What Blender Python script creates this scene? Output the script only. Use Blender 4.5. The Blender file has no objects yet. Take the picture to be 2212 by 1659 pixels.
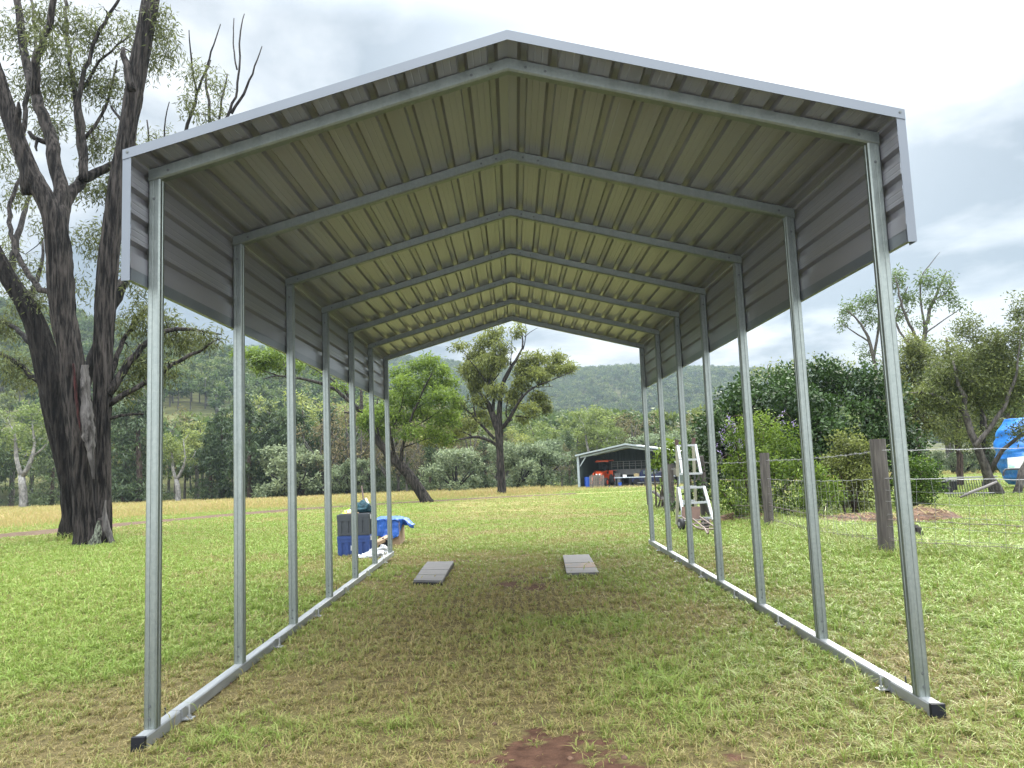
import bpy, math, random
import numpy as np
from mathutils import Vector, Matrix
SC = bpy.context.scene
R = math.radians
# ---------------------------------------------------------------- camera
CAM = np.array([-0.0486, -3.7434, 1.1977]); YAW, PITCH, ROLL, FOC = 0.00113, 0.10200, -0.04002, 1624.95
def cam_axes():
    cy, sy = math.cos(YAW), math.sin(YAW)
    f = np.array([sy*math.cos(PITCH), cy*math.cos(PITCH), math.sin(PITCH)])
    r = np.array([cy, -sy, 0.]); u = np.cross(r, f)
    return r*math.cos(ROLL)+u*math.sin(ROLL), -r*math.sin(ROLL)+u*math.cos(ROLL), f
AR, AU, AF = cam_axes()
cd = bpy.data.cameras.new('camera'); cam = bpy.data.objects.new('camera', cd); SC.collection.objects.link(cam)
cd.sensor_width = 36; cd.lens = FOC/2212*36; cd.clip_start = 0.05; cd.clip_end = 6000
M = Matrix.Identity(4)
for i in range(3):
    M[i][0] = AR[i]; M[i][1] = AU[i]; M[i][2] = -AF[i]; M[i][3] = CAM[i]
cam.matrix_world = M; SC.camera = cam
# ---------------------------------------------------------------- light
SUN_EL, SUN_AZ = 40, 27          # azimuth to the right of +Y
world = bpy.data.worlds.new('World'); SC.world = world; world.use_nodes = True
sl = bpy.data.lights.new('sun', 'SUN'); so = bpy.data.objects.new('sun', sl); SC.collection.objects.link(so)
sl.energy = 1.7; sl.angle = R(26); sl.color = (1, .95, .86)
sd = Vector((math.sin(R(SUN_AZ))*math.cos(R(SUN_EL)), math.cos(R(SUN_AZ))*math.cos(R(SUN_EL)), math.sin(R(SUN_EL))))
so.rotation_euler = sd.to_track_quat('Z', 'Y').to_euler(); so.location = (30, 60, 80)
SC.view_settings.view_transform = 'Standard'; SC.view_settings.look = 'None'
SC.view_settings.exposure = 1.75; SC.view_settings.gamma = 1; SC.view_settings.use_curve_mapping = False
SC.cycles.max_bounces = 8; SC.cycles.transparent_max_bounces = 4; SC.cycles.volume_bounces = 0
def world_nodes():
    nt = world.node_tree; nt.nodes.clear(); N = nt.nodes.new; L = nt.links.new
    def m(op, a, b=None, c=None):
        n = N('ShaderNodeMath'); n.operation = op
        for i, v in enumerate((a, b, c)):
            if v is None: continue
            if isinstance(v, (int, float)): n.inputs[i].default_value = v
            else: L(v, n.inputs[i])
        return n.outputs[0]
    out = N('ShaderNodeOutputWorld'); bg = N('ShaderNodeBackground')
    tc = N('ShaderNodeTexCoord'); sp = N('ShaderNodeSeparateXYZ'); L(tc.outputs['Generated'], sp.inputs[0])
    sky = N('ShaderNodeTexSky'); sky.sky_type = 'NISHITA'; sky.sun_disc = False
    sky.sun_elevation = R(SUN_EL); sky.sun_rotation = R(SUN_AZ)
    zc = m('MAXIMUM', sp.outputs[2], 0.0)
    den = m('ADD', zc, 0.16)
    cb = N('ShaderNodeCombineXYZ'); L(m('DIVIDE', sp.outputs[0], den), cb.inputs[0]); L(m('DIVIDE', sp.outputs[1], den), cb.inputs[1])
    n1 = N('ShaderNodeTexNoise'); n1.inputs['Scale'].default_value = 1.25; n1.inputs['Detail'].default_value = 9; n1.inputs['Roughness'].default_value = .52
    n1.inputs['Distortion'].default_value = .25; L(cb.outputs[0], n1.inputs[0])
    mp = N('ShaderNodeMapping'); mp.inputs['Location'].default_value = (3.7, 1.9, 0); L(cb.outputs[0], mp.inputs[0])
    n2 = N('ShaderNodeTexNoise'); n2.inputs['Scale'].default_value = .5; n2.inputs['Detail'].default_value = 3; L(mp.outputs[0], n2.inputs[0])
    # glow round the hidden sun
    dp = N('ShaderNodeVectorMath'); dp.operation = 'DOT_PRODUCT'; L(tc.outputs['Generated'], dp.inputs[0])
    gd = Vector((math.sin(R(13))*math.cos(R(29)), math.cos(R(13))*math.cos(R(29)), math.sin(R(29)))); dp.inputs[1].default_value = gd
    g = m('POWER', m('MAXIMUM', dp.outputs['Value'], 0), 24)
    back = m('MULTIPLY', m('MINIMUM', m('MAXIMUM', m('SUBTRACT', .72, sp.outputs[1]), 0), 1), .9)  # unseen sky beside and behind the view, brightened to fill under the carport
    dens = m('ADD', m('MULTIPLY', n1.outputs[0], .75), m('MULTIPLY', n2.outputs[0], .35))
    dens = m('SUBTRACT', dens, m('MULTIPLY', g, .10))
    cr = N('ShaderNodeValToRGB'); L(dens, cr.inputs[0])
    e = cr.color_ramp.elements; e[0].position = .465; e[0].color = (1, 1, 1, 1); e[1].position = .585; e[1].color = (0, 0, 0, 1)
    mx = N('ShaderNodeMix'); mx.data_type = 'RGBA'; L(cr.outputs[0], mx.inputs[0])
    mx.inputs[6].default_value = (.088, .107, .126, 1); mx.inputs[7].default_value = (.33, .338, .345, 1)
    zen = m('MULTIPLY', m('POWER', m('MAXIMUM', m('MULTIPLY', m('SUBTRACT', zc, .52), 2.1), 0), 1.2), 3.9)  # extra overhead sky brightness, added above the view to light the ground
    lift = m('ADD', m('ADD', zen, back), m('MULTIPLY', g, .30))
    cb2 = N('ShaderNodeCombineXYZ')
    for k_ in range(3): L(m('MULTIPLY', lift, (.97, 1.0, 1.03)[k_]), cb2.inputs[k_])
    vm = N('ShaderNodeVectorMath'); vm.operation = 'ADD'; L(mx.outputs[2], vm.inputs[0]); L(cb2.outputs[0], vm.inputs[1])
    sk = N('ShaderNodeVectorMath'); sk.operation = 'SCALE'; L(sky.outputs[0], sk.inputs[0]); sk.inputs['Scale'].default_value = .10
    m2 = N('ShaderNodeMix'); m2.data_type = 'RGBA'; m2.inputs[0].default_value = .975; L(sk.outputs[0], m2.inputs[6]); L(vm.outputs[0], m2.inputs[7])
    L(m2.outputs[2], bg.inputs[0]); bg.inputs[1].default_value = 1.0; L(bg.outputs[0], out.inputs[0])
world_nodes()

# ---------------------------------------------------------------- helpers
def ray(px, py):
    d = AF + AR*(px-1106)/FOC - AU*(py-829.5)/FOC
    return d/d[1]
def PD(px, py, d): return CAM + ray(px, py)*d                 # pixel of a 2212 wide view at depth d
def tag(o, label=None, cat=None, group=None, kind=None):
    if label: o['label'] = label
    if cat: o['category'] = cat
    if group: o['group'] = group
    if kind: o['kind'] = kind
    return o
def link(o, parent=None):
    SC.collection.objects.link(o)
    if parent is not None: o.parent = parent
    return o
def empty(name, loc=(0, 0, 0), rz=0):
    o = bpy.data.objects.new(name, None); o.location = loc; o.rotation_euler = (0, 0, rz); o.empty_display_size = .3
    return link(o)
class MB:
    def __init__(s): s.V = []; s.n = 0; s.F = []; s.mi = []; s.t = []
    def add(s, V, F, mi=0, tint=.5):
        V = np.asarray(V, float); s.V.append(V)
        if isinstance(F, np.ndarray): s.F.append(F+s.n); k = len(F)
        else:
            by = {}
            for f in F: by.setdefault(len(f), []).append(f)
            k = 0
            for q in by.values():
                s.F.append(np.array(q)+s.n)
            k = len(F)
        s.mi.append(np.full(k, mi)); s.t.append(np.broadcast_to(np.asarray(tint, float), (k,)).copy()); s.n += len(V); return s
    def box(s, c, size, rz=0, mi=0, tint=.5, taper=1, rot=None):
        x, y, z = np.array(size)/2.
        V = np.array([(a*x*(taper if k > 0 else 1), b*y*(taper if k > 0 else 1), k*z) for k in (-1, 1) for a, b in ((-1, -1), (1, -1), (1, 1), (-1, 1))])
        if rz: cc, ss = math.cos(rz), math.sin(rz); V = V@np.array([[cc, ss, 0], [-ss, cc, 0], [0, 0, 1]])
        if rot is not None: V = V@np.array(rot.to_3x3() if hasattr(rot, 'to_3x3') else rot).T
        return s.add(V+np.array(c, float), np.array([(0, 3, 2, 1), (4, 5, 6, 7), (0, 1, 5, 4), (1, 2, 6, 5), (2, 3, 7, 6), (3, 0, 4, 7)]), mi, tint)
    def beam(s, p0, p1, w, h, up=(0, 0, 1), mi=0, tint=.5):
        p0 = np.array(p0, float); p1 = np.array(p1, float); d = p1-p0; d /= np.linalg.norm(d)
        sd_ = np.cross(d, up)
        if np.linalg.norm(sd_) < 1e-4: sd_ = np.cross(d, (0, 1, 0))
        sd_ /= np.linalg.norm(sd_); u = np.cross(sd_, d)
        V = [p+a*sd_*w/2+b*u*h/2 for p in (p0, p1) for a, b in ((-1, -1), (1, -1), (1, 1), (-1, 1))]
        return s.add(V, np.array([(0, 3, 2, 1), (4, 5, 6, 7), (0, 1, 5, 4), (1, 2, 6, 5), (2, 3, 7, 6), (3, 0, 4, 7)]), mi, tint)
    def tube(s, pts, rad, seg=6, mi=0, tint=.5, disp=None, cap=True):
        P = np.asarray(pts, float); n = len(P); rad = np.broadcast_to(np.asarray(rad, float), (n,))
        T = np.gradient(P, axis=0); T /= np.linalg.norm(T, axis=1)[:, None]+1e-9
        a0 = np.array([1., 0, 0]) if abs(T[0][0]) < .8 else np.array([0, 1., 0])
        A = np.zeros_like(P)
        for i in range(n):
            a0 = a0-T[i]*(a0@T[i]); a0 /= np.linalg.norm(a0)+1e-9; A[i] = a0
        B = np.cross(T, A); th = np.arange(seg)*2*math.pi/seg
        rr = rad[:, None]*np.ones(seg)
        if disp is not None: rr = rr*disp(P, th)
        V = P[:, None]+rr[..., None]*(np.cos(th)[None, :, None]*A[:, None]+np.sin(th)[None, :, None]*B[:, None])
        i = np.arange(n-1)[:, None]*seg; j = np.arange(seg)[None]; jn = (j+1) % seg
        F = np.stack([i+j, i+jn, i+seg+jn, i+seg+j], -1).reshape(-1, 4)
        s.add(V.reshape(-1, 3), F, mi, tint)
        if cap:
            s.F.append(np.array([list(range(seg-1, -1, -1))])+s.n-n*seg); s.mi.append(np.array([mi])); s.t.append(np.array([float(np.mean(tint))]))
            s.F.append(np.array([list(range(seg))])+s.n-seg); s.mi.append(np.array([mi])); s.t.append(np.array([float(np.mean(tint))]))
        return s
    def cyl(s, p0, p1, r, seg=12, r2=None, mi=0, tint=.5): return s.tube([p0, p1], [r, r if r2 is None else r2], seg, mi, tint)
    def build(s, name, mats, parent=None, smooth=False):
        V = np.concatenate(s.V); me = bpy.data.meshes.new(name)
        me.vertices.add(len(V)); me.vertices.foreach_set('co', V.astype(np.float32).ravel())
        # F chunks and mi chunks can differ in order only when mixed sizes in one add; tints are then constant
        cnt = np.concatenate([np.full(len(f), f.shape[1]) for f in s.F]); loops = np.concatenate([f.ravel() for f in s.F])
        me.loops.add(len(loops)); me.loops.foreach_set('vertex_index', loops.astype(np.int32))
        me.polygons.add(len(cnt)); st = np.concatenate([[0], np.cumsum(cnt)[:-1]]); me.polygons.foreach_set('loop_start', st.astype(np.int32))
        if not isinstance(mats, (list, tuple)): mats = [mats]
        for m_ in mats: me.materials.append(m_)
        if len(mats) > 1: me.polygons.foreach_set('material_index', np.concatenate(s.mi).astype(np.int32))
        me.polygons.foreach_set('use_smooth', np.full(len(cnt), bool(smooth)))
        a = me.attributes.new('tint', 'FLOAT', 'FACE'); a.data.foreach_set('value', np.concatenate(s.t).astype(np.float32))
        me.update(calc_edges=True); me.validate()
        o = bpy.data.objects.new(name, me); link(o, parent)
        if parent is not None and parent.type == 'EMPTY': o.matrix_parent_inverse = Matrix.Identity(4)
        return o
def shift(mb, off):
    off = np.array(off, float)
    mb.V = [v-off for v in mb.V]; return mb
# value noise
def _h(ix, iy, sd_=0):
    n = (ix*374761393+iy*668265263+sd_*1442695041) & 0x7fffffff
    n = ((n ^ (n >> 13))*1274126177) & 0x7fffffff
    return ((n ^ (n >> 16)) & 0xffff)/65535.
def vn(x, y, sd_=0):
    x = np.asarray(x, float); y = np.asarray(y, float); ix = np.floor(x).astype(np.int64); iy = np.floor(y).astype(np.int64)
    fx = x-ix; fy = y-iy; fx = fx*fx*(3-2*fx); fy = fy*fy*(3-2*fy)
    return (_h(ix, iy, sd_)*(1-fx)+_h(ix+1, iy, sd_)*fx)*(1-fy)+(_h(ix, iy+1, sd_)*(1-fx)+_h(ix+1, iy+1, sd_)*fx)*fy
def fbm(x, y, o=4, sd_=0):
    r = 0; a = .5; t = 0
    for k in range(o): r = r+a*vn(np.asarray(x)*2**k, np.asarray(y)*2**k, sd_+k*17); t += a; a *= .5
    return r/t
def sm(t): t = np.clip(t, 0, 1); return t*t*(3-2*t)

# ---------------------------------------------------------------- materials
MT = {}
def mat(name, base, rough=.7, metal=0, noise=None, bump=None, spec=.5, build=None, coord='Object'):
    """noise = (scale xyz or float, colour2, lo, hi, detail); bump = (scale, strength, distance)"""
    m = bpy.data.materials.new(name); m.use_nodes = True; nt = m.node_tree; b = nt.nodes['Principled BSDF']
    N = nt.nodes.new; L = nt.links.new
    b.inputs['Base Color'].default_value = (*base, 1); b.inputs['Roughness'].default_value = rough; b.inputs['Metallic'].default_value = metal
    b.inputs['Specular IOR Level'].default_value = spec
    tc = N('ShaderNodeTexCoord')
    def nz(scale, detail=5, rgh=.55):
        mp = N('ShaderNodeMapping'); L(tc.outputs[coord], mp.inputs[0])
        mp.inputs['Scale'].default_value = scale if isinstance(scale, tuple) else (scale,)*3
        n = N('ShaderNodeTexNoise'); n.inputs['Scale'].default_value = 1; n.inputs['Detail'].default_value = detail; n.inputs['Roughness'].default_value = rgh
        L(mp.outputs[0], n.inputs[0]); return n.outputs[0]
    def ramp(v, lo, hi, c0, c1):
        r_ = N('ShaderNodeValToRGB'); L(v, r_.inputs[0]); e = r_.color_ramp.elements
        e[0].position = lo; e[1].position = hi; e[0].color = (*c0, 1); e[1].color = (*c1, 1); return r_.outputs[0]
    def mix(f, a, c, mode='MIX'):
        x = N('ShaderNodeMix'); x.data_type = 'RGBA'; x.blend_type = mode
        for k, v in ((0, f), (6, a), (7, c)):
            if isinstance(v, tuple): x.inputs[k].default_value = (*v, 1)
            elif isinstance(v, (int, float)): x.inputs[k].default_value = v
            else: L(v, x.inputs[k])
        return x.outputs[2]
    col = None
    if noise:
        sc, c2, lo, hi, de = noise; col = ramp(nz(sc, de), lo, hi, base, c2)
        L(col, b.inputs['Base Color'])
    if bump:
        bn = N('ShaderNodeBump'); bn.inputs['Strength'].default_value = bump[1]; bn.inputs['Distance'].default_value = bump[2]
        L(nz(bump[0], 6), bn.inputs['Height']); L(bn.outputs[0], b.inputs['Normal'])
    if build: build(m, nt, b, N, L, nz, ramp, mix, col)
    MT[name] = m; return m
def galv(m, nt, b, N, L, nz, ramp, mix, col):
    v = N('ShaderNodeTexVoronoi'); tc = N('ShaderNodeTexCoord'); L(tc.outputs['Object'], v.inputs[0]); v.inputs['Scale'].default_value = 70
    sp = N('ShaderNodeSeparateColor'); L(v.outputs['Color'], sp.inputs[0])
    c = ramp(sp.outputs[0], 0, 1, (.172, .196, .188), (.20, .224, .213)); st = ramp(nz((60, 60, 1.2), 3), .3, .75, (.90, .91, .91), (1.04, 1.04, 1.03))
    L(mix(1.0, c, st, 'MULTIPLY'), b.inputs['Base Color'])
    mr = N('ShaderNodeMapRange'); L(nz(9, 4), mr.inputs[0]); mr.inputs[3].default_value = .30; mr.inputs[4].default_value = .52; L(mr.outputs[0], b.inputs['Roughness'])
mat('galv', (.5, .52, .52), .4, .82, build=galv)
mat('galv_bright', (0.2232, 0.2356, 0.2418), .42, .6, noise=((30, 3, 30), (0.3224, 0.3348, 0.341), .3, .7, 5))
mat('sheet_inner', (.186, .186, .208), .30, .40, noise=((4, .35, 4), (.222, .222, .246), .3, .7, 3))
mat('trim_paint', (0.09, 0.105, 0.126), .38, 0, noise=(3., (0.081, 0.096, 0.1155), .3, .7, 3))
mat('skirt_paint', (0.0968, 0.11, 0.1276), .3, .35, noise=(4., (0.1232, 0.1364, 0.1496), .3, .7, 4))
mat('black_plastic', (.004, .005, .008), .6, spec=.25)
mat('screw_zinc', (.09, .10, .10), .5, .6)
mat('dark_steel', (.03, .032, .035), .5, .5)
def stone(a, b_, **k): return mat(a, b_, **k)
mat('plank_grey', (0.0495, 0.0495, 0.05175), .75, noise=((3, 26, 26), (0.0855, 0.0855, 0.08775), .3, .75, 6), bump=((4, 40, 40), .4, .004))
mat('crate_grey', (0.0144, 0.0192, 0.0256), .5, noise=(12., (0.0208, 0.0272, 0.0344), .4, .7, 4))
mat('crate_blue', (.0015, .021, .105), .6, noise=(10., (.003, .028, .13), .4, .7, 4))
mat('latch_white', (0.315, 0.33, 0.345), .4)
mat('cloth_teal', (.003, .022, .032), .85, noise=(14., (.006, .045, .06), .4, .65, 4), bump=(30., .5, .02))
mat('cloth_hivis', (.45, .75, .05), .8, noise=(20., (.75, .9, .5), .45, .6, 3))
mat('cardboard', (0.1768, 0.1196, 0.0676), .85, noise=(5., (0.2288, 0.1612, 0.0988), .3, .7, 4))
mat('plastic_bag', (0.2677, 0.2805, 0.2932), .35, noise=(14., (0.357, 0.3697, 0.3825), .4, .6, 4), bump=(24., .8, .02))
mat('tarp_blue', (0.00765, 0.05419, 0.2422), .38, noise=(5., (0.01594, 0.08288, 0.3187), .35, .7, 5), bump=(9., .7, .05))
mat('tarp_cyan', (0.0056, 0.091, 0.336), .4, noise=(2., (0.014, 0.147, 0.42), .35, .7, 5), bump=(2.2, .8, .12))
mat('handle_brown', (0.0315, 0.01125, 0.00675), .6); mat('cream_plastic', (.7, .66, .5), .5)
mat('fence_wood', (0.0272, 0.02339, 0.01958), .9, noise=((40, 40, 3), (0.07616, 0.068, 0.05984), .35, .75, 6), bump=((45, 45, 2.5), .9, .02))
mat('wire', (0.176, 0.176, 0.176), .5, .6); mat('wire_rusty', (.10, .08, .07), .7, .4)
mat('ladder_white', (0.2117, 0.2258, 0.2306), .4, 0, noise=(8., (0.2352, 0.2447, 0.2447), .5, .8, 4)); mat('ladder_beige', (0.216, 0.21, 0.162), .5)
mat('rust', (0.02541, 0.0104, 0.005775), .85, noise=(9., (0.05082, 0.02541, 0.01386), .35, .7, 6))
mat('pink_tube', (0.09, 0.0648, 0.0522), .6, noise=(12., (0.0396, 0.018, 0.0108), .5, .7, 5))
mat('rubber', (.012, .012, .013), .8)
mat('shed_frame', (0.204, 0.2359, 0.255), .45); mat('shed_roof', (0.1836, 0.1974, 0.2066), .35, .3)
mat('shed_wall', (0.033, 0.051, 0.048), .6, noise=((5, 5, .3), (0.048, 0.069, 0.066), .4, .6, 3)); mat('shed_floor', (.16, .14, .12), .9)
mat('tractor_orange', (0.3952, 0.04462, 0.006375), .35); mat('pallet_wood', (0.07128, 0.05808, 0.04752), .85, noise=((20, 20, 3), (0.1056, 0.08976, 0.07656), .3, .7, 4))
mat('drum_blue', (.01, .06, .32), .4); mat('car_navy', (.012, .02, .07), .25); mat('pale_grey', (0.162, 0.168, 0.165), .6); mat('beige_paint', (0.24, 0.222, 0.18), .6)
mat('bench_white', (0.3, 0.3375, 0.39), .5); mat('glass_dark', (.10, .14, .14), .1); mat('lamp_white', (.85, .85, .82), .3)
mat('brown_box', (0.21, 0.165, 0.085), .8); mat('tyre', (.015, .015, .015), .85)
mat('board_white', (0.375, 0.3825, 0.3675), .5); mat('board_green', (.25, .62, .45), .6)
mat('log_grey', (0.078, 0.072, 0.066), .9, noise=((12, 12, 12), (0.132, 0.12, 0.114), .3, .7, 5))
mat('mulch', (0.05239, 0.0262, 0.01612), .95, noise=(9., (0.1209, 0.06851, 0.0403), .35, .7, 6), bump=(12., 1., .06))
def bark(name, dark, light, sx=15, sz=1.7, bs=1., bd=.09):
    def f(m, nt, b, N, L, nz, ramp, mix, col):
        h = nz((sx, sx, sz), 7, .62); c = ramp(h, .42, .60, dark, light)
        c2 = ramp(nz((1.6, 1.6, .8), 4), .35, .7, (.62, .62, .62), (1.1, 1.1, 1.1)); L(mix(1., c, c2, 'MULTIPLY'), b.inputs['Base Color'])
        bn = N('ShaderNodeBump'); bn.inputs['Strength'].default_value = bs; bn.inputs['Distance'].default_value = bd; L(h, bn.inputs['Height']); L(bn.outputs[0], b.inputs['Normal'])
    return mat(name, dark, .92, spec=.2, build=f)
bark('bark_iron', (.0028, .0025, .0022), (.046, .040, .036)); bark('bark_black', (.002, .0018, .0018), (.024, .021, .019)); bark('bark_lichen', (0.024, 0.024, 0.02), (0.176, 0.2, 0.152), 30, 12)
bark('bark_grey', (0.03675, 0.03412, 0.0315), (0.0945, 0.08659, 0.07875), 14, 5, .5, .02); bark('bark_pale', (0.1148, 0.1115, 0.1051), (0.2422, 0.2359, 0.2231), 5, 2, .3, .01)
bark('bark_brown', (0.0275, 0.01925, 0.0154), (0.088, 0.066, 0.055), 20, 3)
def scar(m, nt, b, N, L, nz, ramp, mix, col):
    old = ramp(nz((16, 16, 1.8), 7, .62), .38, .66, (.003, .0028, .0025), (.024, .021, .019)); wood = ramp(nz((20, 20, 1.6), 7, .6), .3, .7, (.03, .028, .027), (.10, .094, .09))
    k = ramp(nz((3.2, 3.2, 1.1), 6, .7), .40, .52, (0, 0, 0), (1, 1, 1)); L(mix(k, old, wood), b.inputs['Base Color'])
    bn = N('ShaderNodeBump'); bn.inputs['Strength'].default_value = .7; bn.inputs['Distance'].default_value = .02; L(nz((18, 18, 1.8), 6, .6), bn.inputs['Height']); L(bn.outputs[0], b.inputs['Normal'])
mat('bark_scar', (.1, .1, .1), .9, spec=.2, build=scar)
bark('bark_red', (.012, .004, .004), (.045, .010, .009), 22, 3)
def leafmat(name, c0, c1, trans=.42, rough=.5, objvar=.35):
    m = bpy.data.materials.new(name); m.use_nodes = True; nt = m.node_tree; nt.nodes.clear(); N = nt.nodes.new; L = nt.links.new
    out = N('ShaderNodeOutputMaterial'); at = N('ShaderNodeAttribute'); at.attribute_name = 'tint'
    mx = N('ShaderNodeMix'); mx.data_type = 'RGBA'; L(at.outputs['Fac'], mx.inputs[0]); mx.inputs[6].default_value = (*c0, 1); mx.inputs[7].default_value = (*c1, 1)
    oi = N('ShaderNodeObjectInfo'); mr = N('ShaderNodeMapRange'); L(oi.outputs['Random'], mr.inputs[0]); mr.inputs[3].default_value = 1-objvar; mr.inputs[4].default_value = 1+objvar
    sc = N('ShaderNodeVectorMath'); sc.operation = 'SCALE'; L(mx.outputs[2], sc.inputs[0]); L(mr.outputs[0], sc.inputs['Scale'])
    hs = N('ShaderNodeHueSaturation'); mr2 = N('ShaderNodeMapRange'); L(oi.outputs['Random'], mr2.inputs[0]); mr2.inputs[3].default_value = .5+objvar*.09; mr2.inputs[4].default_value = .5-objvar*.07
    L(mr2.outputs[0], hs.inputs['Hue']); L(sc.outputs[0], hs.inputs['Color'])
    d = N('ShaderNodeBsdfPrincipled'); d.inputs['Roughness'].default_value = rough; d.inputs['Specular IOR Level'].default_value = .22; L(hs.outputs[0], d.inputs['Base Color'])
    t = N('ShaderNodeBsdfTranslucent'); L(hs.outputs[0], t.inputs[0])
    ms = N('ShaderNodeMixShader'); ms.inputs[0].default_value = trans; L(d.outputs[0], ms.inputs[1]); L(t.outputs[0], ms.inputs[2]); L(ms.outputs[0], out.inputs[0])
    MT[name] = m; return m
leafmat('leaf_iron', (0.03366, 0.04284, 0.01714), (0.1163, 0.1346, 0.04284), .5, objvar=0)
leafmat('leaf_bright', (0.0324, 0.0612, 0.00864), (0.144, 0.2088, 0.0324), .5, objvar=0)
leafmat('leaf_olive', (0.04, 0.052, 0.012), (0.176, 0.2, 0.048), .45, objvar=.1)
leafmat('leaf_silver', (0.04675, 0.068, 0.0306), (0.187, 0.2295, 0.1275), .35, objvar=.12)
leafmat('leaf_dark', (0.00595, 0.01666, 0.00476), (0.03272, 0.06545, 0.01309), .25, .5, objvar=.05)
leafmat('leaf_shrub', (0.0252, 0.054, 0.00576), (0.1296, 0.1872, 0.0216), .4, objvar=.1)
leafmat('leaf_tea', (0.02975, 0.0425, 0.01275), (0.136, 0.1573, 0.0425), .4, objvar=.1)
leafmat('leaf_gum', (0.0504, 0.072, 0.02016), (0.1728, 0.216, 0.0576), .45, objvar=.3)
leafmat('leaf_she', (0.01912, 0.03213, 0.01377), (0.06502, 0.09563, 0.03825), .35, objvar=.2)
leafmat('leaf_brown', (0.06, 0.0496, 0.024), (0.152, 0.132, 0.06), .4, objvar=.15)
leafmat('leaf_hill', (0.018, 0.033, 0.0108), (0.09, 0.126, 0.033), .4, objvar=.38)
leafmat('flower_purple', (.14, .11, .22), (.30, .25, .40), .4, objvar=0)
# ---------------------------------------------------------------- terrain
def g0(x, y):
    x = np.asarray(x, float); y = np.asarray(y, float)
    z = -.062+.006*np.clip(x+1.83, -3, 6)
    z = z-.025*np.clip(y-5, 0, 95)-.0*x
    z = z+.05*(fbm(x*.25, y*.25, 2, 5)-.5)*sm((np.hypot(x, y-2)-4)/8)
    z = z+.018*(fbm(x*1.3, y*1.3, 2, 9)-.5)*sm((np.abs(x)-2.1)/.8+sm((y-8)/2))
    return z
A_PX = [-400, 0, 200, 360, 500, 640, 760, 900, 1050, 1200, 1350, 1500, 1750, 2600]; A_E = [360, 365, 320, 262, 232, 204, 160, 112, 74, 58, 52, 30, 5, 0]
B_PX = [-300, 500, 640, 760, 900, 1050, 1150, 1280, 1400, 1600, 1800, 2000, 2300, 2700]; B_E = [300, 248, 240, 228, 204, 184, 170, 170, 170, 158, 140, 122, 95, 70]
def hills(x, y):
    dx = np.asarray(x, float)-CAM[0]; d = np.maximum(np.asarray(y, float)-CAM[1], 1); u = dx/d; px = 1106+FOC*u; zb = -2.44
    nA = fbm(u*9, d*.012, 4, 31)-.5; nB = fbm(u*7, d*.005, 4, 77)-.5
    dA = 360.; tA = (d-108)/(dA-108); zA = (CAM[2]+np.interp(px, A_PX, A_E)/FOC*dA-zb)
    a = zA*np.clip(sm(tA*.5)*2*.55+np.clip(tA, 0, 1)*.45, 0, 1)*(1+nA*.55*(1-np.clip(tA, 0, 1)))
    a = np.where(d > dA, zA*(1-(d-dA)/260.), a)
    dB = 1050.; tB = (d-430)/(dB-430); zB = (CAM[2]+np.interp(px, B_PX, B_E)/FOC*dB-zb)
    b = zB*sm(tB)*(1+nB*.5*(1-np.clip(tB, 0, 1))); b = np.where(d > dB, zB*(1-(d-dB)/900.), b)
    return np.maximum(np.maximum(a, b)-.3, -.3)+zb*1.0
def gz(x, y):
    return np.maximum(g0(x, y), hills(x, y))
def GP(px, d):                      # ground point seen in column px at depth d
    b = ray(px, 1000.); x = CAM[0]+b[0]*d; y = CAM[1]+d
    for _ in range(3):
        z = float(gz(x, y)); # keep column under roll
        py = 829.5
        # shift px row until ray hits z
        lo, hi = 300., 1700.
        for _k in range(24):
            mid = (lo+hi)/2; r_ = ray(px, mid)
            if CAM[2]+r_[2]*d > z: lo = mid
            else: hi = mid
        x = CAM[0]+ray(px, lo)[0]*d
    return np.array([x, y, float(gz(x, y))])
def hit(px, py):
    r_ = ray(px, py); d = 1.
    lo, hi = .5, 400.
    for _ in range(40):
        mid = (lo+hi)/2; p = CAM+r_*mid
        if p[2] > float(g0(p[0], p[1])): lo = mid
        else: hi = mid
    return CAM+r_*lo
def grid_mesh(name, X, Y, Z, m, attrs=None):
    ny, nx = X.shape; V = np.stack([X, Y, Z], -1).reshape(-1, 3)
    i = np.arange(ny-1)[:, None]*nx; j = np.arange(nx-1)[None]; F = np.stack([i+j, i+j+1, i+nx+j+1, i+nx+j], -1).reshape(-1, 4)
    mb = MB(); mb.add(V, F); o = mb.build(name, m, None, True)
    for k, v in (attrs or {}).items():
        a = o.data.attributes.new(k, 'FLOAT', 'POINT'); a.data.foreach_set('value', v.astype(np.float32).ravel())
    return o
TRACK = [(-260, 1182), (-100, 1170), (0, 1160), (130, 1147), (250, 1134), (400, 1121), (500, 1113), (620, 1102), (760, 1092), (900, 1084), (1010, 1078), (1130, 1072), (1240, 1067)]
TRK = np.array([hit(*p) for p in TRACK])
for _ in range(2): TRK[1:-1] = TRK[1:-1]*.5+(TRK[:-2]+TRK[2:])*.25
_t = np.linspace(0, len(TRK)-1, 60); TRK = np.stack([np.interp(_t, np.arange(len(TRK)), TRK[:, k]) for k in range(3)], -1)
for _ in range(8): TRK[1:-1] = TRK[1:-1]*.5+(TRK[:-2]+TRK[2:])*.25
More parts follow.
